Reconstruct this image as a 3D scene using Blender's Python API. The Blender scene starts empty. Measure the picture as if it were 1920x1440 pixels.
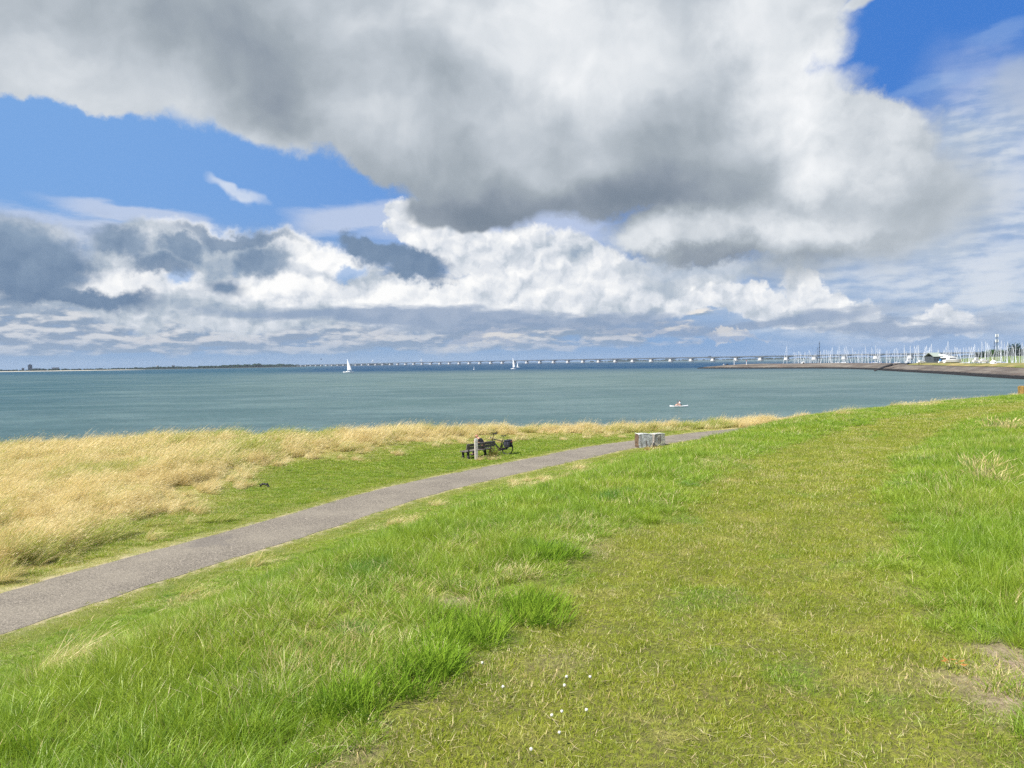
import bpy, bmesh, math, random
import numpy as np
from mathutils import Vector, Matrix
R = math.radians
random.seed(5)
SC = bpy.context.scene
COL = SC.collection

# ------------------------------------------------------------------ camera, light, exposure
CAM_Z = 7.5            # metres above the water
FPX = 1442.0           # focal length in pixels of a 1920 wide frame
ROLL = 0.0144
PITCH = -math.atan((720 - 679.7) / FPX)
cam = bpy.data.cameras.new('camera')
cam.sensor_width = 36; cam.lens = 36 * FPX / 1920
cam.clip_start = 0.1; cam.clip_end = 60000
camo = bpy.data.objects.new('camera', cam); COL.objects.link(camo)
camo.matrix_world = (Matrix.Translation((0, 0, CAM_Z)) @ Matrix.Rotation(R(90) + PITCH, 4, 'X')
                     @ Matrix.Rotation(-ROLL, 4, 'Z'))
SC.camera = camo

SUN_DIR = Vector((-0.62, -0.42, 0.93)).normalized()    # towards the sun
sun = bpy.data.lights.new('sun', 'SUN'); sun.energy = 5.0; sun.angle = R(0.55); sun.color = (1, 0.955, 0.87)
suno = bpy.data.objects.new('sun', sun); COL.objects.link(suno)
suno.rotation_euler = (-SUN_DIR).to_track_quat('-Z', 'Y').to_euler()
SC.view_settings.view_transform = 'Standard'; SC.view_settings.look = 'None'
SC.view_settings.exposure = 0.76; SC.view_settings.gamma = 1.0
SC.cycles.max_bounces = 8; SC.cycles.diffuse_bounces = 3; SC.cycles.glossy_bounces = 3
SC.cycles.transmission_bounces = 4; SC.cycles.transparent_max_bounces = 6
SC.cycles.caustics_reflective = False; SC.cycles.caustics_refractive = False
SC.cycles.volume_bounces = 0
SC.cycles.use_denoising = False

def ray(px, py):
    x = (px - 960) / FPX; y = (720 - py) / FPX
    c, s = math.cos(ROLL), math.sin(ROLL)
    xr = x * c + y * s; yr = -x * s + y * c
    return np.array([xr, math.cos(PITCH) - yr * math.sin(PITCH), math.sin(PITCH) + yr * math.cos(PITCH)])
def at(px, py, depth):
    r = ray(px, py); r = r / r[1] * depth
    return Vector((r[0], r[1], r[2] + CAM_Z))
def on(px, py, z):
    r = ray(px, py); k = (z - CAM_Z) / r[2]
    return Vector((r[0] * k, r[1] * k, z))
def azel(px, py):
    r = ray(px, py)
    return math.degrees(math.atan2(r[0], r[1])), math.degrees(math.asin(r[2] / np.linalg.norm(r)))

# ------------------------------------------------------------------ node helpers
class NT:
    def __init__(s, nt): s.nt = nt; s.n = nt.nodes; s.l = nt.links
    def new(s, t, **k):
        n = s.n.new(t)
        for a, b in k.items(): setattr(n, a, b)
        return n
    def put(s, sock, v):
        if isinstance(v, bpy.types.NodeSocket): s.l.new(v, sock)
        elif v is not None:
            try: sock.default_value = v
            except Exception:
                sock.default_value = (*v, 1) if len(v) == 3 else v
    def m(s, op, a, b=None, c=None, clamp=False):
        n = s.new('ShaderNodeMath', operation=op, use_clamp=clamp)
        for i, v in enumerate((a, b, c)): s.put(n.inputs[i], v) if v is not None else None
        return n.outputs[0]
    def vm(s, op, a, b=None, sc=None):
        n = s.new('ShaderNodeVectorMath', operation=op)
        s.put(n.inputs[0], a)
        if b is not None: s.put(n.inputs[1], b)
        if sc is not None: s.put(n.inputs['Scale'], sc)
        return n.outputs['Value'] if op in ('LENGTH', 'DOT_PRODUCT', 'DISTANCE') else n.outputs[0]
    def xyz(s, x, y, z=0.0):
        n = s.new('ShaderNodeCombineXYZ')
        for i, v in enumerate((x, y, z)): s.put(n.inputs[i], v)
        return n.outputs[0]
    def sep(s, v):
        n = s.new('ShaderNodeSeparateXYZ'); s.put(n.inputs[0], v); return n.outputs
    def noise(s, v, scale, detail=4, rough=0.55, lac=2.0, typ='FBM', dist=0.0):
        n = s.new('ShaderNodeTexNoise'); n.noise_type = typ
        s.put(n.inputs['Vector'], v); n.inputs['Scale'].default_value = scale
        n.inputs['Detail'].default_value = detail; n.inputs['Roughness'].default_value = rough
        n.inputs['Lacunarity'].default_value = lac; n.inputs['Distortion'].default_value = dist
        return n.outputs[0]
    def vnoise(s, v, scale, detail=4, rough=0.55):
        n = s.new('ShaderNodeTexNoise')
        s.put(n.inputs['Vector'], v); n.inputs['Scale'].default_value = scale
        n.inputs['Detail'].default_value = detail; n.inputs['Roughness'].default_value = rough
        return n.outputs['Color']
    def ss(s, v, a, b, lo=0.0, hi=1.0, smooth=True):
        n = s.new('ShaderNodeMapRange'); n.interpolation_type = 'SMOOTHSTEP' if smooth else 'LINEAR'
        s.put(n.inputs['Value'], v); s.put(n.inputs['From Min'], a); s.put(n.inputs['From Max'], b)
        s.put(n.inputs['To Min'], lo); s.put(n.inputs['To Max'], hi)
        return n.outputs[0]
    def mix(s, f, a, b, blend='MIX'):
        n = s.new('ShaderNodeMix', data_type='RGBA', blend_type=blend); n.clamp_factor = True
        s.put(n.inputs[0], f); s.put(n.inputs[6], a); s.put(n.inputs[7], b)
        return n.outputs[2]
    def attr(s, name, typ='GEOMETRY'):
        n = s.new('ShaderNodeAttribute', attribute_type=typ, attribute_name=name); return n

def srgb(r, g, b):
    return tuple((c / 255 / 12.92) if c <= 10 else ((c / 255 + 0.055) / 1.055) ** 2.4 for c in (r, g, b))

def material(name, color=(0.5, 0.5, 0.5), rough=0.6, metal=0.0, spec=0.5, var=0.0, vscale=8.0, bump=0.0, color2=None, coat=0.0):
    m = bpy.data.materials.new(name); m.use_nodes = True
    t = NT(m.node_tree); t.n.clear()
    out = t.new('ShaderNodeOutputMaterial'); b = t.new('ShaderNodeBsdfPrincipled')
    t.l.new(b.outputs[0], out.inputs[0])
    tc = t.new('ShaderNodeTexCoord').outputs['Object']
    c2 = color2 if color2 else tuple(x * (1 - 0.5 * max(var, 0.12)) for x in color)
    nz = t.noise(tc, vscale, 5, 0.6)
    f = t.ss(nz, 0.35, 0.68)
    if color2 is None: f = t.m('MULTIPLY', f, 1.0)
    t.put(b.inputs['Base Color'], t.mix(f, (*color, 1), (*c2, 1)))
    b.inputs['Roughness'].default_value = rough; b.inputs['Metallic'].default_value = metal
    b.inputs['Specular IOR Level'].default_value = spec
    if coat: b.inputs['Coat Weight'].default_value = coat
    if bump:
        bn = t.new('ShaderNodeBump'); bn.inputs['Strength'].default_value = bump; bn.inputs['Distance'].default_value = 0.02
        t.put(bn.inputs['Height'], t.noise(tc, vscale * 3, 6, 0.65)); t.put(b.inputs['Normal'], bn.outputs[0])
    m['b'] = 1
    return m

# ------------------------------------------------------------------ sky (world)
def build_sky():
    w = bpy.data.worlds.new('World'); SC.world = w; w.use_nodes = True
    w.cycles.sampling_method = 'MANUAL'; w.cycles.sample_map_resolution = 512
    t = NT(w.node_tree); t.n.clear()
    out = t.new('ShaderNodeOutputWorld'); bg = t.new('ShaderNodeBackground')
    t.l.new(bg.outputs[0], out.inputs[0])
    sky = t.new('ShaderNodeTexSky'); sky.sky_type = 'NISHITA'; sky.sun_disc = False
    sky.sun_elevation = math.asin(SUN_DIR.z); sky.sun_rotation = math.atan2(SUN_DIR.x, SUN_DIR.y)
    sky.altitude = 0; sky.air_density = 1.0; sky.dust_density = 1.2; sky.ozone_density = 2.0
    STR = 0.1
    D = t.vm('NORMALIZE', t.new('ShaderNodeTexCoord').outputs['Generated'])
    dx, dy, dz = t.sep(D)
    DEG = 57.29578
    AZ = t.m('MULTIPLY', t.m('ARCTAN2', dx, dy), DEG)
    EL = t.m('MULTIPLY', t.m('ARCSINE', dz), DEG)
    P0 = t.xyz(AZ, EL)
    # three warped copies of the direction: soft, billowy, streaky
    def warp(scale, amp, detail, rough, sx=1.0, sy=1.0, seed=0.0):
        v = t.vm('ADD', t.vm('MULTIPLY', P0, (sx, sy, 1)), (seed, seed * 1.7, seed * 0.3))
        c = t.vm('SUBTRACT', t.vnoise(v, scale, detail, rough), (0.5, 0.5, 0.5))
        return t.vm('ADD', P0, t.vm('MULTIPLY', c, (amp, amp, 0)))
    Wsoft = warp(0.09, 9.0, 5, 0.55, seed=3)
    Wpuff = warp(0.22, 5.5, 9, 0.60, seed=11)
    Wstrk = warp(0.20, 5.0, 7, 0.6, 0.35, 1.3, seed=23)
    STR_S = {'s': Wsoft, 'p': Wpuff, 'k': Wstrk, '0': P0}
    k = 1.0
    base = t.vm('SCALE', sky.outputs[0], sc=STR)
    # clear air: Nishita sky, tinted towards the saturated blue of the photograph
    base = t.mix(0.9, base, t.mix(t.ss(AZ, -34, 30), (*srgb(122, 170, 230), 1), (*srgb(64, 126, 212), 1)))
    base = t.mix(t.ss(EL, 13, 0, 0, 1), base, (*srgb(134, 170, 212), 1))
    base = t.mix(t.ss(EL, 0.0, -3, 0, 1), base, (*srgb(120, 140, 150), 1))
    S = {'c': base}
    def mask(px, py, rx, ry, rot=0, soft=0.5, w='p'):
        a, e = azel(px, py)
        a2, e2 = azel(px + 10, py); a3, e3 = azel(px, py - 10)
        kx = abs(a2 - a) / 10; ky = abs(e3 - e) / 10
        v = t.vm('SUBTRACT', STR_S[w], (a, e, 0))
        if rot:
            n = t.new('ShaderNodeVectorRotate', rotation_type='Z_AXIS'); t.put(n.inputs[0], v)
            n.inputs['Angle'].default_value = R(-rot); v = n.outputs[0]
        v = t.vm('MULTIPLY', v, (1 / (rx * kx), 1 / (ry * ky), 0))
        return t.ss(t.vm('LENGTH', v), 1 + soft * 0.5, 1 - soft * 0.5, 0, 1)
    def mx(a, b): return t.m('MAXIMUM', a, b)
    def union(lst):
        u = None
        for b in lst:
            mm = mask(*b) if not isinstance(b, dict) else mask(**b)
            u = mm if u is None else mx(u, mm)
        return u
    def over(alpha, col):
        S['c'] = t.mix(alpha, S['c'], col if isinstance(col, bpy.types.NodeSocket) else (*col, 1))
    # relief of the billows: difference of a height at two points along the light
    def cauli(v, scale):
        n = t.new('ShaderNodeTexVoronoi', feature='F1'); n.voronoi_dimensions = '2D'
        t.put(n.inputs['Vector'], v); n.inputs['Scale'].default_value = scale
        n.inputs['Detail'].default_value = 2.0; n.inputs['Roughness'].default_value = 0.45
        n.normalize = True
        return n.outputs['Distance']
    def relief(scale, detail, rough, sx=1.0, sy=1.0, d=(-0.5, 0.8), src=P0, bumps=0.0, bscale=1.0):
        v = t.vm('MULTIPLY', src, (sx, sy, 1))
        v2 = t.vm('ADD', v, (d[0], d[1], 0))
        n1 = t.noise(v, scale, detail, rough)
        n2 = t.noise(v2, scale, detail, rough)
        r = t.m('SUBTRACT', n1, n2)
        if bumps:
            q = t.m('SUBTRACT', cauli(v2, bscale), cauli(v, bscale))
            r = t.m('ADD', r, t.m('MULTIPLY', q, bumps))
        return n1, r
    nB, rB = relief(0.16, 6, 0.5, d=(-0.6, 0.75), src=Wsoft)
    nS, rS = relief(0.62, 8, 0.55, 0.42, 1.5, d=(-0.12, 0.42), bumps=0.12, bscale=1.0)
    nL = t.noise(P0, 0.055, 5, 0.5)
    nF = t.noise(Wsoft, 0.11, 5, 0.5)
    Wfine = warp(0.9, 1.6, 6, 0.6, seed=31)
    nP, rP = relief(0.22, 7, 0.5, d=(-0.3, 0.5), src=Wfine, bumps=0.30, bscale=0.62)
    def ramp(fac, stops):
        r = t.new('ShaderNodeValToRGB'); t.put(r.inputs[0], fac); cr = r.color_ramp
        cr.elements[0].position = stops[0][0]; cr.elements[0].color = (*srgb(*stops[0][1]), 1)
        cr.elements[1].position = stops[-1][0]; cr.elements[1].color = (*srgb(*stops[-1][1]), 1)
        for p, c in stops[1:-1]:
            e = cr.elements.new(p); e.color = (*srgb(*c), 1)
        return r.outputs[0]
    CUM = [(0.0, (102, 127, 158)), (0.25, (140, 161, 185)), (0.5, (186, 197, 209)), (0.72, (222, 227, 234)), (1.0, (255, 255, 254))]
    def cumulus(lst, level, rel=1.2, extra=(), grad=None, alpha=1.0):
        u = union(lst)
        tn = t.m('ADD', level, t.m('MULTIPLY', rP, rel))
        tn = t.m('ADD', tn, t.m('MULTIPLY', t.m('SUBTRACT', nF, 0.5), 0.35))
        for bl, amt in extra: tn = t.m('ADD', tn, t.m('MULTIPLY', union(bl), amt))
        if grad: tn = t.m('ADD', tn, t.ss(EL, grad[0], grad[1], grad[2], 0.0))
        over(t.m('MULTIPLY', u, alpha), ramp(tn, CUM))

    # 1. thin high veil on the right
    veil = t.m('MULTIPLY', union([(1900, 420, 330, 250, 0, .9, 's'), (1650, 560, 420, 90, 0, .9, 's'), (1780, 330, 160, 110, 0, .8, 's')]), t.m('MULTIPLY', t.ss(nF, 0.25, 0.6, 0.6, 1.0), t.ss(nS, 0.30, 0.62, 0.78, 0.97)))
    over(veil, t.mix(t.ss(t.m('ADD', nB, t.m('MULTIPLY', rS, 0.8)), 0.36, 0.66), srgb(168, 188, 214) + (1,), srgb(214, 222, 232) + (1,)))
    cirr = t.m('MULTIPLY', union([(1885, 55, 60, 22, 14, 1.0, 'k'), (1750, 175, 90, 18, 0, 1.0, 'k')]), 0.40)
    over(cirr, srgb(150, 180, 225))
    # pale lens clouds on the left
    lens = t.m('MULTIPLY', union([(250, 400, 150, 22, -7, .8, 'k'), (655, 410, 110, 26, 4, .8, 'k'), (110, 430, 200, 30, -4, .9, 'k'), (880, 430, 200, 40, 0, .9, 'k'), (1050, 425, 100, 30, 0, .9, 'k')]), 0.75)
    over(lens, srgb(202, 212, 232))
    cumulus_wisp = union([(428, 374, 42, 10, -48, 1.0, 's'), (456, 398, 22, 12, -20, 1.0, 's')])
    over(t.m('MULTIPLY', cumulus_wisp, t.ss(nP, 0.3, 0.6, 0.35, .9)), srgb(214, 224, 240))

    # 2. low rows of stratocumulus near the horizon
    rows = t.m('MULTIPLY', t.ss(EL, 9.5, 4.5, 0, 1), t.ss(EL, 0.3, 1.3, 0.0, 1))
    lowR = t.ss(AZ, 2, 26, 1, 0.0)
    thr = t.m('ADD', t.m('MULTIPLY', t.m('MULTIPLY', rows, lowR), -0.40), 0.70)
    ra = t.ss(nS, thr, t.m('ADD', thr, 0.16))
    top = t.ss(rS, -0.05, 0.09)
    rc = t.mix(top, srgb(140, 161, 182) + (1,), srgb(238, 234, 229) + (1,))
    rc = t.mix(t.ss(EL, 4.0, 0.6, 0, 0.55), rc, srgb(150, 168, 196) + (1,))
    over(t.m('MULTIPLY', ra, t.ss(rows, 0.0, 0.5)), rc)
    over(t.m('MULTIPLY', union([(200, 545, 420, 90, 0, .9, 's'), (700, 560, 420, 90, 0, .8, 's')]), 0.55), t.mix(top, srgb(146, 164, 190) + (1,), srgb(196, 206, 220) + (1,)))

    # 3. cumulus: the grey white mass on the left, then the bright towers in the middle
    cumulus([(330, 480, 190, 70, 6, .35, 'p'), (560, 500, 150, 60, -10, .35, 'p'), (230, 560, 200, 42, 0, .4, 'p'), (60, 440, 80, 26, 0, .6, 'p'),
             (640, 570, 260, 50, 0, .4, 'p'), (430, 580, 330, 40, 0, .5, 'p')], 0.57, 1.5,
            [([(390, 418, 110, 26, -8, .8, 'p'), (230, 540, 70, 40, 0, .9, 'p'), (330, 520, 50, 26, 0, .8, 'p'), (600, 470, 90, 30, -15, .9, 'p'), (560, 545, 120, 26, 0, .9, 'p'), (760, 560, 130, 26, 0, .9, 'p')], 0.36),
             ([(400, 490, 110, 26, -10, .9, 's'), (500, 590, 380, 16, 0, .9, 'k')], -0.16)])
    over(t.m('MULTIPLY', union([(330, 520, 30, 14, 20, .8, 'p'), (650, 505, 26, 12, 20, .9, 'p')]), 0.7), srgb(140, 178, 226))
    cumulus([(755, 415, 26, 50, 12, .3, 'p'), (800, 455, 70, 36, -30, .3, 'p'), (880, 480, 90, 56, -20, .25, 'p'), (1000, 490, 120, 60, -8, .25, 'p'),
             (1120, 505, 95, 58, -25, .25, 'p'), (960, 555, 190, 40, 0, .4, 'p'), (1220, 555, 170, 40, -4, .35, 'p'), (1390, 570, 180, 30, -5, .3, 'p'),
             (1600, 582, 140, 30, -9, .3, 'p'), (1720, 600, 130, 24, -6, .35, 'p'), (1800, 606, 60, 16, -4, .5, 'p'), (1500, 545, 60, 20, -30, .35, 'p')], 0.80, 1.9,
            [([(1000, 470, 90, 26, 0, 1.2, 's'), (1280, 580, 260, 20, 0, 1.0, 's'), (1560, 600, 150, 14, -6, 1.0, 's'), (1090, 470, 40, 30, 0, 1, 's')], -0.16)],
            grad=(5.2, 3.2, -0.0) and None)
    cumulus([(1300, 520, 110, 26, 0, .5, 'p'), (1230, 500, 60, 20, 0, .6, 'p')], 0.55, 0.9, alpha=0.9)
    over(t.m('MULTIPLY', union([(1840, 492, 45, 18, 0, 1.0, 'p'), (1900, 520, 40, 20, 0, 1, 'p'), (1900, 360, 40, 40, 0, 1.2, 's')]), 0.6), srgb(214, 222, 234))
    over(t.m('MULTIPLY', union([(1000, 600, 330, 18, 0, .9, 'k'), (1360, 608, 300, 14, 0, .9, 'k'), (700, 595, 280, 16, 0, .9, 'k'), (1700, 622, 200, 14, 0, .9, 'k')]), 0.85), srgb(142, 162, 190))
    over(t.m('MULTIPLY', union([(910, 640, 90, 14, 4, .5, 'p'), (1240, 625, 60, 6, 0, .6, 'p'), (1385, 633, 60, 6, 0, .6, 'p')]), 0.75), t.mix(top, srgb(176, 186, 204) + (1,), srgb(222, 220, 218) + (1,)))
    # 4. slate grey scraps in front
    cumulus([(50, 490, 120, 76, -8, .6, 'p'), (130, 560, 170, 26, -4, .7, 'p')], 0.10, 0.45, [([(60, 440, 110, 30, 0, 1.0, 's')], 0.10)])
    cumulus([(225, 452, 56, 30, -14, .8, 'p'), (440, 440, 115, 17, -5, .7, 'p'), (495, 492, 40, 28, -20, .9, 'p'), (340, 465, 40, 26, 0, .7, 'p'), (300, 500, 60, 18, 0, .9, 'p')], 0.17, 0.5, alpha=0.92)
    cumulus([(745, 490, 88, 27, -16, .6, 'p'), (690, 464, 46, 20, -12, .6, 'p'), (430, 542, 34, 14, -15, 1.3, 's'), (770, 512, 60, 18, -10, .7, 'p')], 0.07, 0.35)
    # 5. the big grey cloud overhead
    big = union([(90, 130, 270, 60, -5, .35, 'p'), (300, 60, 620, 140, -4, .25, 's'), (540, 180, 300, 105, -10, .32, 'p'), (720, 260, 220, 74, -16, .32, 'p'), (930, 240, 300, 165, -6, .2, 's'),
                 (1150, 240, 420, 170, 0, .2, 'p'), (1250, 60, 320, 200, 0, .18, 'p'), (1450, 300, 300, 125, 0, .2, 'p'), (1640, 250, 90, 70, 0, .3, 'p'),
                 (880, 380, 120, 45, 0, .3, 's'), (1400, 420, 270, 80, 0, .25, 'p'), (1600, 400, 260, 120, 0, .6, 's'), (1590, 12, 60, 16, 10, 1.0, 's'), (700, -200, 1100, 260, 0, .3, 's'), (860, 40, 380, 150, 0, .3, 's')])
    tone = t.m('ADD', t.m('MULTIPLY', t.ss(nL, 0.3, 0.7, -0.5, 0.5), 0.18), t.m('MULTIPLY', t.ss(nF, 0.3, 0.7, -0.5, 0.5), 0.15))
    tone = t.m('ADD', tone, 0.53)
    def push(b, amt):
        nonlocal tone
        tone = t.m('ADD', tone, t.m('MULTIPLY', union(b), amt))
    push([(1030, 70, 260, 130, 0, 1.4, 's')], 0.30)
    push([(1500, 130, 110, 190, 12, 1.1, 'p'), (1600, 260, 150, 100, 0, 1.0, 'p'), (1480, 20, 150, 90, 0, 1.2, 'p')], 0.38)
    push([(60, 150, 260, 120, 0, 1.4, 's')], 0.18)
    push([(700, 190, 120, 70, -20, 1.4, 's')], 0.14)
    push([(1080, 200, 60, 90, 20, 1.2, 'p')], 0.12)
    push([(1300, 430, 190, 36, 0, 1.2, 'p'), (1480, 440, 140, 40, 0, 1.2, 'p')], 0.26)
    push([(1400, 240, 260, 90, 0, 1.4, 's')], -0.06)
    push([(560, 110, 330, 60, -6, 1.5, 's')], -0.17)
    push([(510, 205, 90, 50, 0, 1.2, 's')], -0.20)
    push([(1030, 385, 280, 46, -4, 1.2, 's')], -0.25)
    push([(1300, 345, 300, 46, 4, 1.3, 's')], -0.20)
    push([(880, 400, 110, 36, 0, 1.0, 's'), (1380, 480, 260, 26, 0, 1.0, 'p')], -0.20)
    tone = t.m('ADD', tone, t.m('MULTIPLY', rB, 0.45))
    tone = t.m('ADD', tone, t.m('MULTIPLY', t.m('SUBTRACT', nP, 0.5), 0.16))
    tone = t.m('ADD', tone, t.m('MULTIPLY', t.m('MULTIPLY', rP, 0.45), union([(1560, 150, 120, 200, 0, 1.2, 's'), (1350, 430, 260, 60, 0, 1.2, 's'), (1640, 260, 160, 80, 0, 1.2, 's')])))
    r = t.new('ShaderNodeValToRGB'); t.put(r.inputs[0], tone)
    cr = r.color_ramp; cr.interpolation = 'LINEAR'
    stops = [(0.0, (124, 137, 152)), (0.2, (142, 153, 166)), (0.4, (163, 173, 182)), (0.6, (192, 200, 208)), (0.8, (222, 227, 232)), (1.0, (246, 248, 250))]
    cr.elements[0].position = 0; cr.elements[0].color = (*srgb(*stops[0][1]), 1)
    cr.elements[1].position = 1; cr.elements[1].color = (*srgb(*stops[-1][1]), 1)
    for p, c in stops[1:-1]:
        e = cr.elements.new(p); e.color = (*srgb(*c), 1)
    over(big, r.outputs[0])
    # grey cloud at the right edge
    over(t.m('MULTIPLY', union([(1930, 190, 90, 62, 25, .9, 's')]), 0.75), srgb(176, 190, 212))
    # the air near the horizon
    over(t.ss(EL, 2.2, 0.1, 0, 0.70), t.mix(t.ss(AZ, -10, 22), srgb(146, 172, 202) + (1,), srgb(128, 162, 206) + (1,)))
    # the rest of the sky (behind and above the camera): broken cloud
    beh = t.ss(t.m('ABSOLUTE', AZ), 44, 62)
    beh = mx(beh, t.ss(EL, 34, 46))
    bcl = t.mix(t.ss(t.noise(D, 2.2, 6, 0.6), 0.46, 0.62), srgb(100, 150, 222) + (1,), srgb(205, 212, 222) + (1,))
    S['c'] = t.mix(beh, S['c'], bcl)
    t.put(bg.inputs[0], S['c']); bg.inputs[1].default_value = 0.591
build_sky()

# ------------------------------------------------------------------ mesh builder and tagging
class MB:
    def __init__(s): s.v = []; s.f = []; s.mi = []
    def add(s, vs, fs, mi=0, M=None):
        k = len(s.v)
        s.v += [tuple(M @ Vector(v)) if M else tuple(v) for v in vs]
        s.f += [tuple(i + k for i in f) for f in fs]; s.mi += [mi] * len(fs)
    def box(s, c, d, M=None, bev=0.0, mi=0, taper=1.0):
        x, y, z = (q / 2 for q in d); b = min(bev, x, y, z)
        if b <= 0:
            vs = [(sx * x * (taper if sz > 0 else 1), sy * y * (taper if sz > 0 else 1), sz * z) for sz in (-1, 1) for sy in (-1, 1) for sx in (-1, 1)]
            fs = [(0, 2, 3, 1), (4, 5, 7, 6), (0, 1, 5, 4), (2, 6, 7, 3), (0, 4, 6, 2), (1, 3, 7, 5)]
        else:
            bm = bmesh.new(); bmesh.ops.create_cube(bm, size=1)
            for v in bm.verts:
                tp = taper if v.co.z > 0 else 1
                v.co = Vector((v.co.x * d[0] * tp, v.co.y * d[1] * tp, v.co.z * d[2]))
            bmesh.ops.bevel(bm, geom=bm.edges[:], offset=b, segments=2, affect='EDGES')
            bm.verts.index_update()
            vs = [tuple(v.co) for v in bm.verts]; fs = [tuple(v.index for v in f.verts) for f in bm.faces]; bm.free()
        T = Matrix.Translation(c)
        s.add(vs, fs, mi, (M @ T) if M else T)
    def tube(s, pts, rad, n=8, cap=True, M=None, mi=0, closed=False):
        pts = [Vector(p) for p in pts]; rad = rad if hasattr(rad, '__len__') else [rad] * len(pts)
        vs = []; N = len(pts); up = None
        for i, p in enumerate(pts):
            a = pts[(i - 1) % N] if (i or closed) else p; b = pts[(i + 1) % N] if (i < N - 1 or closed) else p
            d = (b - a).normalized()
            if up is None: up = Vector((0, 0, 1)) if abs(d.z) < 0.9 else Vector((1, 0, 0))
            x = d.cross(up).normalized(); up = x.cross(d).normalized()
            for k in range(n):
                t = 2 * math.pi * k / n; vs.append(p + (x * math.cos(t) + up * math.sin(t)) * rad[i])
        fs = []
        for i in range(N if closed else N - 1):
            j = (i + 1) % N
            for k in range(n):
                fs.append((i * n + k, i * n + (k + 1) % n, j * n + (k + 1) % n, j * n + k))
        if cap and not closed: fs += [tuple(range(n))[::-1], tuple((N - 1) * n + k for k in range(n))]
        s.add(vs, fs, mi, M)
    def ring(s, c, R_, r, axis='Y', n=32, k=6, M=None):
        pts = []
        for i in range(n):
            t = 2 * math.pi * i / n
            q = {'Y': (R_ * math.cos(t), 0, R_ * math.sin(t)), 'Z': (R_ * math.cos(t), R_ * math.sin(t), 0)}[axis]
            pts.append(Vector(c) + Vector(q))
        s.tube(pts, r, k, closed=True, M=M)
    def loft(s, secs, cap=True, M=None, mi=0, ring=True):
        n = len(secs[0]); vs = [p for q in secs for p in q]; fs = []
        for i in range(len(secs) - 1):
            for k in range(n if ring else n - 1):
                fs.append((i * n + k, i * n + (k + 1) % n, (i + 1) * n + (k + 1) % n, (i + 1) * n + k))
        if cap and ring: fs += [tuple(range(n))[::-1], tuple((len(secs) - 1) * n + k for k in range(n))]
        s.add(vs, fs, mi, M)
    def ball(s, c, r, n=10, m=7, M=None, jit=0.0, seed=0):
        rn = random.Random(seed); r = r if hasattr(r, '__len__') else (r, r, r); secs = []
        for i in range(m + 1):
            ph = math.pi * i / m; row = []
            for k in range(n):
                t = 2 * math.pi * k / n; q = 1 + rn.uniform(-jit, jit)
                row.append((c[0] + r[0] * math.sin(ph) * math.cos(t) * q, c[1] + r[1] * math.sin(ph) * math.sin(t) * q, c[2] - r[2] * math.cos(ph) * q))
            secs.append(row)
        s.loft(secs, False, M)
    def build(s, name, mat, parent=None, smooth=False, loc=None):
        me = bpy.data.meshes.new(name); me.from_pydata([tuple(v) for v in s.v], [], s.f)
        for m in (mat if isinstance(mat, (list, tuple)) else [mat]): me.materials.append(m)
        if any(s.mi): me.polygons.foreach_set('material_index', s.mi)
        bm = bmesh.new(); bm.from_mesh(me); bmesh.ops.remove_doubles(bm, verts=bm.verts, dist=1e-5)
        bmesh.ops.recalc_face_normals(bm, faces=bm.faces); bm.to_mesh(me); bm.free()
        if smooth:
            me.polygons.foreach_set('use_smooth', [True] * len(me.polygons))
            me.set_sharp_from_angle(angle=R(50))
        o = bpy.data.objects.new(name, me); COL.objects.link(o)
        if parent: o.parent = parent
        if loc is not None: o.location = loc
        return o

def tag(o, label=None, cat=None, group=None, kind=None):
    if label: o['label'] = label
    if cat: o['category'] = cat
    if group: o['group'] = group
    if kind: o['kind'] = kind
    return o
def thing(name, label, cat, loc=(0, 0, 0), rz=0.0, group=None):
    o = bpy.data.objects.new(name, None); COL.objects.link(o)
    o.location = loc; o.rotation_euler = (0, 0, rz); o.empty_display_size = 0.2
    return tag(o, label, cat, group)
def dup(root, loc, rz=0.0, scale=None, label=None, group=None):
    r = root.copy(); COL.objects.link(r); r.location = loc; r.rotation_euler = (0, 0, rz)
    if scale is not None: r.scale = scale
    if label: r['label'] = label
    if group: r['group'] = group
    for ch in list(root.children):
        c = ch.copy(); COL.objects.link(c); c.parent = r
        for g in ch.children:
            d = g.copy(); COL.objects.link(d); d.parent = c
    return r

# ------------------------------------------------------------------ numpy helpers
def catmull(P, step=1.0):
    P = np.array(P, float); out = []
    Q = np.vstack([2 * P[0] - P[1], P, 2 * P[-1] - P[-2]])
    for i in range(1, len(Q) - 2):
        a, b, c, d = Q[i - 1], Q[i], Q[i + 1], Q[i + 2]
        n = max(2, int(np.linalg.norm(c - b) / step))
        for t in np.linspace(0, 1, n, endpoint=False):
            out.append(0.5 * (2 * b + (c - a) * t + (2 * a - 5 * b + 4 * c - d) * t * t + (3 * b - a - 3 * c + d) * t ** 3))
    out.append(Q[-2]); return np.array(out)
def sdist(X, Y, L):
    """signed distance to the polyline L, positive on its left; and the arc position"""
    best = np.full(X.shape, 1e18); sg = np.zeros(X.shape); arc = np.zeros(X.shape); s0 = 0.0
    for a, b in zip(L[:-1], L[1:]):
        d = b - a; ln2 = d @ d; ln = math.sqrt(ln2)
        t = np.clip(((X - a[0]) * d[0] + (Y - a[1]) * d[1]) / ln2, 0, 1)
        ex = X - a[0] - t * d[0]; ey = Y - a[1] - t * d[1]; q = ex * ex + ey * ey
        m = q < best
        best[m] = q[m]; sg[m] = np.sign(d[0] * ey - d[1] * ex)[m]; arc[m] = (s0 + t * ln)[m]; s0 += ln
    sg[sg == 0] = 1
    return np.sqrt(best) * sg, arc
_G = np.random.default_rng(7).random((256, 256))
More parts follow.
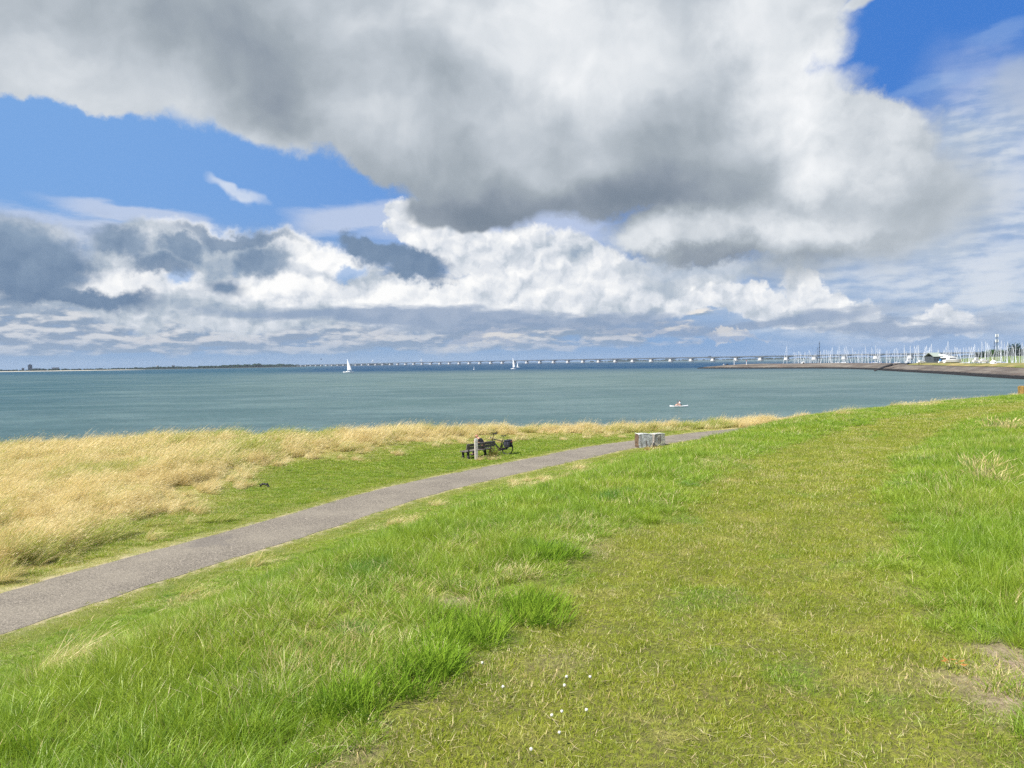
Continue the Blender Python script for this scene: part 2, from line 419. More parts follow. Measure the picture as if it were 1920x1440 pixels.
def vnz(x, y, s=1.0, o=3):
    r = np.zeros(np.shape(x)); amp = 1.0; tot = 0
    for k in range(o):
        u = np.asarray(x) * s + 13.7 * k; v = np.asarray(y) * s + 7.3 * k
        i = np.floor(u).astype(int); j = np.floor(v).astype(int); fu = u - i; fv = v - j
        fu = fu * fu * (3 - 2 * fu); fv = fv * fv * (3 - 2 * fv)
        g = lambda a, b: _G[a % 256, b % 256]
        r += amp * ((g(i, j) * (1 - fu) + g(i + 1, j) * fu) * (1 - fv) + (g(i, j + 1) * (1 - fu) + g(i + 1, j + 1) * fu) * fv)
        tot += amp; amp *= 0.5; s *= 2.03
    return r / tot
def sst(x, a, b):
    t = np.clip((x - a) / (b - a), 0, 1); return t * t * (3 - 2 * t)

# ------------------------------------------------------------------ the lie of the land
Z_CREST, Z_SHELF = 5.9, 1.9
up_px = [(0, 1113), (213, 1053), (480, 982), (700, 920.4), (857, 886), (1010, 856), (1101, 837.6), (1185, 826.7), (1283, 813.5), (1367, 804.8)]
UP = [on(x, y, Z_SHELF).xy for x, y in up_px]
up_l = np.array([[-22.5, 2.0], [-16.5, 11.3]] + [[p.x, p.y] for p in UP] + [[27, 67.5], [45, 79], [70, 90], [105, 103], [150, 128], [180, 180], [196, 240]])
_c = catmull(up_l, 1.0); _d = np.gradient(_c, axis=0); _d /= np.linalg.norm(_d, axis=1)[:, None]
PATH_W = 3.0
PATH = _c + np.c_[_d[:, 1], -_d[:, 0]] * PATH_W / 2
TRACK = catmull([(-9, -16), (-4, -8), (-.6, 0), (.85, 3.6), (1.7, 5.9), (3.2, 9.2), (5.1, 12.9), (7.6, 16.6), (13, 23.4), (20, 29.4), (30, 36), (45, 43), (70, 54), (110, 72), (160, 104), (200, 165), (222, 240)], 0.8)
SHORE = catmull([(-90, 30), (-60, 42), (-45, 47), (-33, 50.5), (-24, 54.5), (-13, 57), (-7.5, 60), (-2, 61.5), (4, 62.5), (10, 63), (16, 65), (21, 67.5), (34, 76.5), (50, 88), (72, 99), (102, 112), (145, 136), (172, 182), (182, 240)], 1.5)
# land side edge of the tall dry grass, along the path
DRYEDGE = catmull([(-40, -2), (-24, 12)] + [tuple(on(x, y, Z_SHELF).xy) for x, y in [(0, 1088), (150, 1030), (270, 975), (330, 925), (420, 893), (520, 868), (640, 848), (800, 831), (1000, 816), (1200, 811), (1400, 800)]] + [(30, 71.5), (50, 84)], 1.0)

BARE = [(2.17, 3.88, .20), (2.62, 3.98, .26), (2.35, 3.55, .14), (2.62, 3.45, .18), (-.50, 5.15, .26), (.25, 4.2, .12)]      # trodden spots: centre and radius
def fields(X, Y):
    X = np.asarray(X, float); Y = np.asarray(Y, float)
    dt, st = sdist(X, Y, TRACK); dp, sp = sdist(X, Y, PATH); ds, _ = sdist(X, Y, SHORE)
    return dt, dp, ds, st, sp
def height(X, Y, F=None, micro=True):
    X = np.asarray(X, float); Y = np.asarray(Y, float)
    dt, dp, ds, st, sp = F if F is not None else fields(X, Y)
    a = np.maximum(0, dt - 1.1); b = np.maximum(0, -dp - 2.1)
    w = a / np.maximum(a + b, 1e-6)
    w = np.where(dp > -2.1, 1.0, w); w = np.where(dt < 1.1, 0.0, w)
    # rounded shoulder, straight slope, soft toe
    prof = np.where(w < 0.15, w * w * 1.6, 0.036 + (w - 0.15) * 1.37)
    prof = np.where(w > 0.75, 0.858 + 0.142 * (1 - (1 - np.clip((w - .75) / .25, 0, 1)) ** 1.8), prof)
    zc = Z_CREST - 0.20 * sst(Y, 7, 17) - 0.12 * sst(Y, 19, 36)      # the crest sinks slightly away from the viewpoint
    z = zc + (Z_SHELF - zc) * prof
    # landward side of the dike
    z = z - 0.33 * np.maximum(0, -dt - 4.2) ** 1.0 * (dt < 0); z = np.maximum(z, 0.9)
    z = z - 0.05 * np.exp(-((dt + 0.0) / 1.3) ** 2)
    # shelf: a low swell towards the sea, then the shore slope
    left = sst(-X, -12, 22)
    z = z + np.where(dp > 2.0, 0.25 * left * sst(dp, 4, 14), 0)
    z = np.where(ds > -1.0, z - 0.42 * (ds + 1.0), z); z = np.maximum(z, -4.0)
    z = np.where(Y > 225, -4.0, z)
    if micro:
        far = sst(np.abs(dp), 1.75, 3.2)
        z = z + far * (0.07 * (vnz(X, Y, 0.55, 2) - .5) + 0.22 * (vnz(X + 40, Y, 0.13, 2) - .5) * sst(dp, 3, 8))
        z = z + far * 0.035 * (vnz(X, Y, 2.1, 2) - .5) * (np.abs(dt) > 1.2)
    return z
def zat(x, y): return float(height(np.array([x]), np.array([y]))[0])

def grid_mesh(name, xs, ys, zfun, mat, attrs=None):
    X, Y = np.meshgrid(xs, ys); F = fields(X, Y); Z = zfun(X, Y, F)
    ny, nx = X.shape
    me = bpy.data.meshes.new(name)
    me.vertices.add(nx * ny); me.vertices.foreach_set('co', np.stack([X, Y, Z], -1).ravel().astype(np.float32))
    i = np.arange(nx * ny).reshape(ny, nx)
    q = np.stack([i[:-1, :-1], i[:-1, 1:], i[1:, 1:], i[1:, :-1]], -1).reshape(-1, 4)
    me.loops.add(q.size); me.polygons.add(len(q)); me.loops.foreach_set('vertex_index', q.ravel().astype(np.int32))
    me.polygons.foreach_set('loop_start', (np.arange(len(q)) * 4).astype(np.int32))
    me.polygons.foreach_set('use_smooth', np.ones(len(q), bool))
    me.update(calc_edges=True)
    for k, v in (attrs(X, Y, F) if attrs else {}).items():
        a = me.attributes.new(k, 'FLOAT', 'POINT'); a.data.foreach_set('value', v.ravel().astype(np.float32))
    me.materials.append(mat)
    o = bpy.data.objects.new(name, me); COL.objects.link(o); return o

# what grows where: shared by the soil colour and the planting
def cover(X, Y, F):
    dt, dp, ds, st, sp = F
    dd, _ = sdist(np.asarray(X, float), np.asarray(Y, float), DRYEDGE)
    w1 = np.where(dt > 0, 1.40 - .25 * sst(Y, 5, 9), 1.22) + 0.35 * (vnz(X, Y, 0.7, 3) - .5) * 2
    mown = 1 - sst(np.abs(dt + 0.05), w1 - 0.22, w1 + 0.22)
    mown = mown * (1 - sst(st, 300, 320) * 0)
    vw = np.where(dp < 0, 0.75, 0.35); verge = 1 - sst(np.abs(dp) - PATH_W / 2, vw + 0.5 * vnz(X, Y, .5, 2), vw + .45 + 0.5 * vnz(X, Y, .5, 2))
    n = vnz(X + 9, Y, 0.33, 3)
    dry = sst(dd + 3.4 * (n - 0.5), -0.5, 1.6)                 # tall straw
    semi = sst(dd + 9 * (vnz(X, Y + 30, 0.16, 3) - 0.40), -4.5, 2.5)   # thin pale grass between
    land = (dp < 0)
    dry = np.where(land, 0, dry); semi = np.where(land, 0, semi)
    wear = 0.8 * sst(vnz(X + 50, Y + 20, 1.5, 3), 0.64, 0.74) * sst(np.abs(dt), 0.9, 1.3) * (1 - sst(np.abs(dt), 1.9, 2.6))
    right = sst(-dt, 1.2, 1.6) * (1 - sst(-dt, 2.4, 2.9)) * sst(vnz(X + 3, Y + 71, 1.7, 3), 0.52, 0.62) * (1 - sst(Y, 5.0, 6.5))
    bare = np.maximum(wear * 0.75, right)
    for bx, by, br in BARE:
        d_ = np.hypot(X - bx, (Y - by) * 1.1) / br
        bare = np.maximum(bare, 1 - sst(d_ + 1.1 * (vnz(X + 5, Y + 9, 6.0, 2) - .5), .55, 1.15))
    bare = np.clip(bare, 0, 1)
    straw_l = sst(vnz(X + 77, Y, 0.5, 3), 0.63, 0.75) * (dt > 2.5) * (dp < -2)
    fringe = 0.75 * sst(dt, 1.2, 1.5) * (1 - sst(dt, 2.2, 3.0)) * sst(vnz(X + 33, Y + 8, 0.9, 3), .42, .6) * (1 - sst(Y, 6.5, 9))
    dryr = sst(vnz(X + 17, Y + 3, 0.35, 3), 0.6, 0.7) * (dt < -2.6)
    return dict(mown=mown, verge=verge, dry=dry, semi=semi, bare=bare, fringe=fringe, strawl=np.maximum(straw_l * 0.7, dryr * 0.6), dp=dp, dd=dd)

def grass_color(t, pos, rnd, dry, mown):
    """shared green / straw colour; dry 0..1, mown 0..1, rnd per blade"""
    p2 = t.vm('MULTIPLY', pos, (1, 1, 0.0))
    n1 = t.noise(p2, 0.55, 3, 0.55); n2 = t.noise(p2, 2.3, 3, 0.6)
    lush = t.mix(t.ss(n2, 0.35, 0.68), (0.190, 0.315, 0.022, 1), (0.270, 0.395, 0.032, 1))
    lush = t.mix(t.ss(n1, 0.42, 0.66), lush, (0.300, 0.395, 0.036, 1))
    lush = t.mix(t.ss(t.noise(t.vm('ADD', p2, (31, 5, 0)), 1.1, 3, 0.6), 0.58, 0.70), lush, (0.120, 0.250, 0.034, 1))
    turf = t.mix(t.ss(n2, 0.36, 0.66), (0.245, 0.295, 0.018, 1), (0.345, 0.375, 0.036, 1))
    turf = t.mix(t.ss(t.noise(t.vm('ADD', p2, (3, 55, 0)), 1.6, 4, 0.65), 0.54, 0.72), turf, (0.470, 0.440, 0.110, 1))
    turf = t.mix(t.ss(t.noise(t.vm('ADD', p2, (13, 25, 0)), 0.8, 4, 0.65), 0.54, 0.68), turf, (0.200, 0.320, 0.022, 1))
    g = t.mix(mown, lush, turf)
    straw = t.mix(rnd, (0.660, 0.490, 0.220, 1), (0.900, 0.760, 0.450, 1))
    straw = t.mix(t.ss(n2, 0.5, 0.75), straw, (0.74, 0.64, 0.30, 1))
    return g, straw

def ground_material():
    m = bpy.data.materials.new('soil_and_thatch'); m.use_nodes = True; t = NT(m.node_tree); t.n.clear()
    out = t.new('ShaderNodeOutputMaterial'); b = t.new('ShaderNodeBsdfPrincipled'); t.l.new(b.outputs[0], out.inputs[0])
    pos = t.new('ShaderNodeNewGeometry').outputs['Position']
    A = {k: t.attr(k).outputs['Fac'] for k in ('mown', 'dry', 'bare', 'edge', 'semi')}
    fine = t.noise(pos, 30, 5, 0.7); f2 = t.noise(pos, 140, 3, 0.6)
    g, straw = grass_color(t, pos, t.ss(fine, .3, .7), 0, A['mown'])
    dk = t.mix(t.ss(f2, 0.35, 0.65), (0.055, 0.06, 0.02, 1), (0.16, 0.13, 0.06, 1))
    c = t.mix(t.ss(fine, 0.40, 0.66, 0.10, 0.60), dk, g)
    c = t.mix(t.m('MULTIPLY', t.m('MAXIMUM', A['dry'], t.m('MULTIPLY', A['semi'], 0.5)), t.ss(fine, .3, .6, .5, 1)), c, straw)
    soil = t.mix(t.ss(fine, .3, .7), (0.20, 0.145, 0.10, 1), (0.40, 0.31, 0.22, 1))
    c = t.mix(t.m('MULTIPLY', A['bare'], t.ss(fine, .25, .5, 0.55, 1)), c, soil)
    sand = t.mix(t.ss(f2, .3, .7), (0.30, 0.24, 0.13, 1), (0.52, 0.44, 0.28, 1))
    c = t.mix(t.m('MULTIPLY', A['edge'], t.ss(t.noise(pos, 4, 4, .6), .35, .55)), c, sand)
    z = t.sep(pos)[2]
    stone = t.mix(t.ss(fine, .4, .6), (0.05, 0.045, 0.04, 1), (0.16, 0.14, 0.13, 1))
    c = t.mix(t.ss(z, 1.3, 0.9), c, stone)
    t.put(b.inputs['Base Color'], c); b.inputs['Roughness'].default_value = 0.95; b.inputs['Specular IOR Level'].default_value = 0.1
    bn = t.new('ShaderNodeBump'); bn.inputs['Strength'].default_value = 0.7; bn.inputs['Distance'].default_value = 0.03
    t.put(bn.inputs['Height'], t.noise(pos, 45, 5, 0.7)); t.put(b.inputs['Normal'], bn.outputs[0])
    return m

def axis(a, b, fine0, fine1, step, grow=1.12):
    c = list(np.arange(fine0, fine1 + 1e-6, step)); s = step
    while c[-1] < b: s *= grow; c.append(c[-1] + s)
    s = step
    while c[0] > a: s *= grow; c.insert(0, c[0] - s)
    return np.array(c)
def g_attrs(X, Y, F):
    cv = cover(X, Y, F)
    e = np.exp(-((np.abs(cv['dp']) - PATH_W / 2) / 0.28) ** 2)
    return dict(mown=cv['mown'], dry=cv['dry'], bare=cv['bare'], semi=cv['semi'], edge=e)
GROUND = grid_mesh('ground', axis(-500, 600, -34, 30, 0.3), axis(-300, 330, -4, 68, 0.3), height, ground_material(), g_attrs)
tag(GROUND, kind='structure')

# ------------------------------------------------------------------ water
def water_material():
    m = bpy.data.materials.new('sea_water'); m.use_nodes = True; t = NT(m.node_tree); t.n.clear()
    out = t.new('ShaderNodeOutputMaterial'); b = t.new('ShaderNodeBsdfPrincipled'); t.l.new(b.outputs[0], out.inputs[0])
    pos = t.new('ShaderNodeNewGeometry').outputs['Position']
    x, y, z = t.sep(pos)
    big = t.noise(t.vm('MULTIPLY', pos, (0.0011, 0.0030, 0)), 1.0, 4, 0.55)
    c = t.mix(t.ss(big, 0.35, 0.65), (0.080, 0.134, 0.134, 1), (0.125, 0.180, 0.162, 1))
    # silty green water, then the deep channel darkened blue with a painted cloud shadow
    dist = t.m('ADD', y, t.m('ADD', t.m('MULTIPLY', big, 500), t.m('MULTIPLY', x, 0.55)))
    cloud_shade = t.ss(dist, 700, 1150)
    cloud_shade = t.m('MULTIPLY', cloud_shade, t.ss(x, 1100, 200, 0.25, 1))
    c = t.mix(cloud_shade, c, (0.000, 0.038, 0.105, 1))
    nearl = t.ss(t.m('SUBTRACT', t.m('MULTIPLY', x, -1.0), t.m('MULTIPLY', y, 0.22)), 10, 120)
    c = t.mix(t.m('MULTIPLY', nearl, 0.6), c, (0.022, 0.078, 0.100, 1))
    strk = t.noise(t.vm('MULTIPLY', pos, (0.030, 0.055, 0)), 1.0, 9, 0.74)
    gust = t.noise(t.vm('MULTIPLY', pos, (0.004, 0.012, 0)), 1.0, 5, 0.6)
    c = t.mix(t.ss(strk, 0.38, 0.62, 0.50, 0.0), c, t.mix(0.5, c, (0.0, 0.030, 0.045, 1)))
    c = t.mix(t.ss(strk, 0.50, 0.70, 0, 0.50), c, (0.13, 0.20, 0.18, 1))
    c = t.mix(t.ss(gust, 0.45, 0.65, 0, 0.25), c, (0.10, 0.165, 0.150, 1))
    # scattered whitecaps
    t.n.remove(b)
    df = t.new('ShaderNodeBsdfDiffuse'); t.put(df.inputs[0], c)
    gl = t.new('ShaderNodeBsdfGlossy'); gl.inputs['Roughness'].default_value = 0.16
    fr = t.new('ShaderNodeFresnel'); fr.inputs['IOR'].default_value = 1.33
    # a ruffled sea turns its facets to the eye: never the full grazing mirror
    fac = t.m('MULTIPLY', t.ss(fr.outputs[0], 0.02, 0.75, 0.03, 0.37), t.m('MULTIPLY', t.m('SUBTRACT', 1.0, t.m('MULTIPLY', cloud_shade, 0.55)), t.ss(strk, 0.36, 0.64, 0.65, 1.35)))
    mx_ = t.new('ShaderNodeMixShader'); t.put(mx_.inputs[0], fac); t.l.new(df.outputs[0], mx_.inputs[1]); t.l.new(gl.outputs[0], mx_.inputs[2]); t.l.new(mx_.outputs[0], out.inputs[0])
    d = t.new('ShaderNodeVectorRotate', rotation_type='Z_AXIS'); t.put(d.inputs[0], pos); d.inputs['Angle'].default_value = R(-18)
    v = d.outputs[0]
    h = t.m('MULTIPLY', t.noise(t.vm('MULTIPLY', v, (0.35, 1.0, 0)), 0.16, 3, 0.5), 1.6)
    h = t.m('ADD', h, t.m('MULTIPLY', t.noise(t.vm('MULTIPLY', v, (0.5, 1.0, 0)), 0.9, 4, 0.6), 0.55))
    h = t.m('ADD', h, t.m('MULTIPLY', t.noise(t.vm('MULTIPLY', v, (0.6, 1.0, 0)), 4.0, 3, 0.6), 0.10))
    bn = t.new('ShaderNodeBump'); bn.inputs['Strength'].default_value = 1.0; bn.inputs['Distance'].default_value = 1.0
    t.put(bn.inputs['Height'], h)
    for q in (df, gl, fr): t.put(q.inputs['Normal'], bn.outputs[0])
    return m
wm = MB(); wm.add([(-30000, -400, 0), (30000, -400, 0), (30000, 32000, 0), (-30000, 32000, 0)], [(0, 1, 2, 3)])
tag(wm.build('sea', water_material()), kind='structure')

# ------------------------------------------------------------------ the asphalt path
def path_material():
    m = bpy.data.materials.new('worn_asphalt'); m.use_nodes = True; t = NT(m.node_tree); t.n.clear()
    out = t.new('ShaderNodeOutputMaterial'); b = t.new('ShaderNodeBsdfPrincipled'); t.l.new(b.outputs[0], out.inputs[0])
    pos = t.new('ShaderNodeNewGeometry').outputs['Position']
    v = t.new('ShaderNodeTexVoronoi'); t.put(v.inputs['Vector'], pos); v.inputs['Scale'].default_value = 38
    chips = t.sep(v.outputs['Color'])[0]
    c = t.mix(t.ss(chips, 0.0, 1.0, smooth=False), (0.105, 0.091, 0.070, 1), (0.47, 0.405, 0.315, 1))
    c = t.mix(t.ss(t.noise(pos, 90, 4, .7), .42, .6), (0.095, 0.082, 0.066, 1), c)
    c = t.mix(t.ss(t.noise(pos, 0.5, 5, .6), .35, .7, 0, .35), c, (0.30, 0.262, 0.200, 1))
    c = t.mix(t.ss(t.noise(t.vm('ADD', pos, (9, 4, 0)), 0.35, 3, .6), .62, .70, 0, .35), c, (0.10, 0.09, 0.085, 1))
    t.put(b.inputs['Base Color'], c); b.inputs['Roughness'].default_value = 0.9; b.inputs['Specular IOR Level'].default_value = 0.2
    bn = t.new('ShaderNodeBump'); bn.inputs['Strength'].default_value = 0.6; bn.inputs['Distance'].default_value = 0.01
    t.put(bn.inputs['Height'], chips); t.put(b.inputs['Normal'], bn.outputs[0])
    return m
L = catmull(PATH[::3], 0.25); L = L[(L[:, 1] > -2)]
D = np.gradient(L, axis=0); D /= np.linalg.norm(D, axis=1)[:, None]; Nn = np.c_[-D[:, 1], D[:, 0]]
pm = MB(); secs = []
for i, (p, n) in enumerate(zip(L, Nn)):
    j1 = 0.07 * (vnz(p[0], p[1], 1.1, 3) - .5) * 2; j2 = 0.07 * (vnz(p[0] + 40, p[1], 1.1, 3) - .5) * 2
    row = []
    for k in (-1, -.5, 0, .5, 1):
        w = k * PATH_W / 2 + (j1 if k == 1 else j2 if k == -1 else 0)
        row.append((p[0] + n[0] * w, p[1] + n[1] * w, Z_SHELF + 0.008 + 0.035 * (1 - k * k)))
    row += [(row[4][0], row[4][1], Z_SHELF - .1), (row[0][0], row[0][1], Z_SHELF - .1)]
    secs.append(row)
pm.loft(secs, True)
tag(pm.build('path', path_material(), smooth=True), kind='structure')

# ------------------------------------------------------------------ grass
def blades(name, n, size, h, w, lean=(0.1, 0.5), droop=0.4, seg=3, wind=0.15, flat=0.0, seed=1, head=0.0, clump=0, tall=0.0):
    """one patch of n blades in a square of side size; returns an unlinked mesh object"""
    rg = np.random.default_rng(seed)
    bx = rg.uniform(-size / 2, size / 2, n); by = rg.uniform(-size / 2, size / 2, n)
    if clump:
        cx = rg.uniform(-size / 2, size / 2, clump); cy = rg.uniform(-size / 2, size / 2, clump); k = rg.integers(0, clump, n)
        bx = bx * .3 + cx[k] * .8; by = by * .3 + cy[k] * .8
    hh = rg.uniform(h[0], h[1], n) * (0.75 + 0.25 * rg.random(n)); ww = rg.uniform(w[0], w[1], n)
    az = rg.uniform(0, 2 * np.pi, n); ln = rg.uniform(lean[0], lean[1], n); dr = rg.uniform(0.2, 1, n) * droop
    if clump:   # fan outwards from each clump
        az = np.arctan2(by - cy[k] * .8, bx - cx[k] * .8) + rg.normal(0, .5, n)
    tl = rg.random(n) < tall; hh = np.where(tl, hh * 1.55, hh); ww = np.where(tl, ww * 2.2, ww); ln = np.where(tl, ln * .3, ln)
    isflat = rg.random(n) < flat
    ln = np.where(isflat, rg.uniform(1.25, 1.5, n), ln); dr = np.where(isflat, 0.05, dr); hh = np.where(isflat, hh * 1.3, hh)
    fx = rg.uniform(0, 2 * np.pi, n)
    V = []; T = []
    px, py, pz = bx.copy(), by.copy(), np.full(n, -0.01)
    pz = np.where(isflat, rg.uniform(0.01, h[0] * .8, n), pz)
    for s in range(seg + 1):
        tt = s / seg
        wd = ww * (1 - tt ** 1.6) * (0.75 + 0.5 * min(1, tt * 3) * (1 - tt)) + (0.0 if s < seg else 0)
        if s < seg:
            V.append(np.stack([px - np.cos(fx) * wd / 2, py - np.sin(fx) * wd / 2, pz], -1))
            V.append(np.stack([px + np.cos(fx) * wd / 2, py + np.sin(fx) * wd / 2, pz], -1)); T += [tt, tt]
        else: V.append(np.stack([px, py, pz], -1)); T.append(1.0)
        a = np.minimum(ln + dr * tt * 1.6, 2.3)
        st = hh / seg
        px = px + np.sin(a) * np.cos(az) * st + wind * st * (0.4 + tt); py = py + np.sin(a) * np.sin(az) * st; pz = pz + np.cos(a) * st
    k = 2 * seg + 1
    V = np.stack(V, 1)                                     # n, k, 3
    quads = []
    base = (np.arange(n) * k)[:, None]
    tri = []
    for s in range(seg - 1): quads.append(base + np.array([2 * s, 2 * s + 1, 2 * s + 3, 2 * s + 2]))
    tri = base + np.array([2 * seg - 2, 2 * seg - 1, 2 * seg])
    rnd = rg.random(n); fl = isflat.astype(float)
    hv = []
    if head:   # feathery seed head: a small spindle of crossed faces at the tip
        ish = np.where(rg.random(n) < head)[0]; hv = ish
    me = bpy.data.meshes.new(name)
    verts = V.reshape(-1, 3); vr = np.repeat(rnd, k); vf = np.repeat(fl, k); vt = np.tile(np.array(T), n)
    polys = [q for Q in quads for q in Q.tolist()] + tri.tolist()
    if len(hv):
        tips = V[hv, -1]; prev = V[hv, -2]; d = tips - prev; d /= np.linalg.norm(d, axis=1)[:, None]
        ex = []; k0 = len(verts)
        for i, (tp, dd) in enumerate(zip(tips, d)):
            L_ = rg.uniform(.09, .16); a = rg.uniform(0, 6.28); sx, sy = math.cos(a), math.sin(a); r_ = rg.uniform(.45, .8) * w[1] * 1.1
            o = tp - dd * .02
            ex += [o, o + dd * L_ * .4 + np.array([sx, sy, 0]) * r_, o + dd * L_ + np.array([.012, 0, -.006]), o + dd * L_ * .45 - np.array([sx, sy, 0]) * r_]
            polys.append([k0 + 4 * i, k0 + 4 * i + 1, k0 + 4 * i + 2, k0 + 4 * i + 3])
        verts = np.vstack([verts, np.array(ex)]); vr = np.r_[vr, np.repeat(rnd[hv], 4)]; vf = np.r_[vf, np.zeros(4 * len(hv))]; vt = np.r_[vt, np.full(4 * len(hv), 2.0)]
    me.from_pydata(verts.tolist(), [], polys)
    for nm, a in (('rnd', vr), ('flat', vf), ('tt', vt)):
        at_ = me.attributes.new(nm, 'FLOAT', 'POINT'); at_.data.foreach_set('value', a.astype(np.float32))
    me.polygons.foreach_set('use_smooth', [True] * len(me.polygons))
    return bpy.data.objects.new(name, me)

def blade_material(name, mode):
    m = bpy.data.materials.new(name); m.use_nodes = True; t = NT(m.node_tree); t.n.clear()
    out = t.new('ShaderNodeOutputMaterial')
    pos = t.new('ShaderNodeNewGeometry').outputs['Position']
    rnd = t.attr('rnd').outputs['Fac']; tt = t.attr('tt').outputs['Fac']; fl = t.attr('flat').outputs['Fac']
    dry = t.attr('dry', 'INSTANCER').outputs['Fac']; mown = t.attr('mown', 'INSTANCER').outputs['Fac']
    g, straw = grass_color(t, pos, rnd, dry, mown)
    # blade to blade differences
    g = t.mix(t.ss(rnd, 0.0, 0.35, 0.30, 0.0), g, (0.06, 0.17, 0.03, 1))
    g = t.mix(t.ss(rnd, 0.75, 1.0, 0.0, 0.45), g, (0.40, 0.48, 0.07, 1))
    f = t.m('LESS_THAN', rnd2 := t.m('FRACT', t.m('MULTIPLY', rnd, 37.0)), dry)
    f = t.m('MAXIMUM', f, fl)
    pale = t.mix(t.m('FRACT', t.m('MULTIPLY', rnd, 91.0)), (0.62, 0.47, 0.22, 1), (0.78, 0.68, 0.42, 1))
    straw = t.mix(fl, straw, pale)
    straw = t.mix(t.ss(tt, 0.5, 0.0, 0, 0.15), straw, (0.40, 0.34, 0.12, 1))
    sw = t.noise(t.vm('MULTIPLY', pos, (0.6, 2.2, 0.5)), 1.0, 4, 0.65)
    straw = t.mix(t.ss(sw, 0.46, 0.66, 0, 0.7), straw, (0.50, 0.36, 0.15, 1))
    straw = t.mix(t.ss(sw, 0.50, 0.34, 0, 0.5), straw, (0.92, 0.80, 0.52, 1))
    c = t.mix(f, g, straw)
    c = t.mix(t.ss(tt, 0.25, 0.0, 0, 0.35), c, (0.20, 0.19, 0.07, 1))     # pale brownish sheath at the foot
    d = t.new('ShaderNodeBsdfDiffuse'); t.put(d.inputs[0], c)
    tr = t.new('ShaderNodeBsdfTranslucent'); t.put(tr.inputs[0], t.mix(0.3, c, (0.45, 0.55, 0.04, 1), 'MIX'))
    gl = t.new('ShaderNodeBsdfGlossy'); gl.inputs['Roughness'].default_value = 0.42; t.put(gl.inputs[0], (0.95, 0.95, 0.75, 1))
    a = t.new('ShaderNodeMixShader'); a.inputs[0].default_value = 0.40; t.l.new(d.outputs[0], a.inputs[1]); t.l.new(tr.outputs[0], a.inputs[2])
    b = t.new('ShaderNodeMixShader'); b.inputs[0].default_value = 0.030; t.l.new(a.outputs[0], b.inputs[1]); t.l.new(gl.outputs[0], b.inputs[2])
    t.l.new(b.outputs[0], out.inputs[0])
    return m
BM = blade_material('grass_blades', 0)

def gn_tree(coll):
    g = bpy.data.node_groups.new('planting', 'GeometryNodeTree')
    g.interface.new_socket('Geometry', in_out='INPUT', socket_type='NodeSocketGeometry')
    g.interface.new_socket('Geometry', in_out='OUTPUT', socket_type='NodeSocketGeometry')
    N = g.nodes; i = N.new('NodeGroupInput'); o = N.new('NodeGroupOutput')
    ip = N.new('GeometryNodeInstanceOnPoints'); ci = N.new('GeometryNodeCollectionInfo')
    ci.inputs['Collection'].default_value = coll; ci.inputs['Separate Children'].default_value = True; ci.inputs['Reset Children'].default_value = True
    ip.inputs['Pick Instance'].default_value = True
    def na(nm, ty):
        n = N.new('GeometryNodeInputNamedAttribute'); n.data_type = ty; n.inputs['Name'].default_value = nm; return n.outputs[0]
    l = g.links
    l.new(i.outputs[0], ip.inputs['Points']); l.new(ci.outputs[0], ip.inputs['Instance'])
    l.new(na('kind', 'INT'), ip.inputs['Instance Index'])
    er = N.new('FunctionNodeEulerToRotation'); l.new(na('rot', 'FLOAT_VECTOR'), er.inputs[0]); l.new(er.outputs[0], ip.inputs['Rotation'])
    l.new(na('scl', 'FLOAT_VECTOR'), ip.inputs['Scale']); l.new(ip.outputs[0], o.inputs[0])
    return g

def plant(name, protos, P, kind, rot, scl, dry, mown):
    coll = bpy.data.collections.new(name + '_patches')
    for i, pr in enumerate(protos):
        pr.name = '%02d_%s' % (i, pr.name)
        if not pr.data.materials: pr.data.materials.append(BM)
        coll.objects.link(pr)
    me = bpy.data.meshes.new(name); me.vertices.add(len(P)); me.vertices.foreach_set('co', P.astype(np.float32).ravel())
    def at_(n, ty, v, key='value'):
        a = me.attributes.new(n, ty, 'POINT'); a.data.foreach_set(key, v)
    at_('kind', 'INT', kind.astype(np.int32)); at_('rot', 'FLOAT_VECTOR', rot.astype(np.float32).ravel(), 'vector')
    at_('scl', 'FLOAT_VECTOR', scl.astype(np.float32).ravel(), 'vector')
    at_('dry', 'FLOAT', dry.astype(np.float32)); at_('mown', 'FLOAT', mown.astype(np.float32))
    o = bpy.data.objects.new(name, me); COL.objects.link(o)
    md = o.modifiers.new('planting', 'NODES'); md.node_group = gn_tree(coll)
    return tag(o, kind='stuff')

rg = np.random.default_rng(42)
def scatter(step, y0, y1, slack=4.0, x0=-200, x1=200, k=0.70):
    """jittered grid inside the wedge the photograph could see"""
    xs = np.arange(max(x0, -k * y1 - slack), min(x1, k * y1 + slack), step); ys = np.arange(y0, y1, step)
    X, Y = np.meshgrid(xs, ys); X = X.ravel(); Y = Y.ravel()
    X = X + rg.uniform(-.6, .6, X.shape) * step; Y = Y + rg.uniform(-.6, .6, Y.shape) * step
    m = (np.abs(X) < k * Y + slack)
    return X[m], Y[m]
def visible_side(F, X, Y):
    dt = F[0]; return dt > -9
def build_grass():
    out = {'short': [], 'long': [], 'dry': []}
    for (step, y0, y1, lod) in ((0.15, 1.2, 8.5, 0), (0.21, 8.5, 18, 1), (0.30, 18, 40, 2), (0.42, 40, 112, 3)):
        X, Y = scatter(step, y0, y1, 3.0)
        F = fields(X, Y); dt, dp, ds, st, sp = F
        keep = (np.abs(dp) > PATH_W / 2 + 0.03) & (ds < 3.5) & (dt > -9 - Y * .1)
        keep &= ~((dt < -7))
        X, Y = X[keep], Y[keep]; F = tuple(a[keep] for a in F); cv = cover(X, Y, F)
        Z = height(X, Y, F)
        out[lod] = (X, Y, Z, F, cv, step)
    return out
G = build_grass()
NV = 5
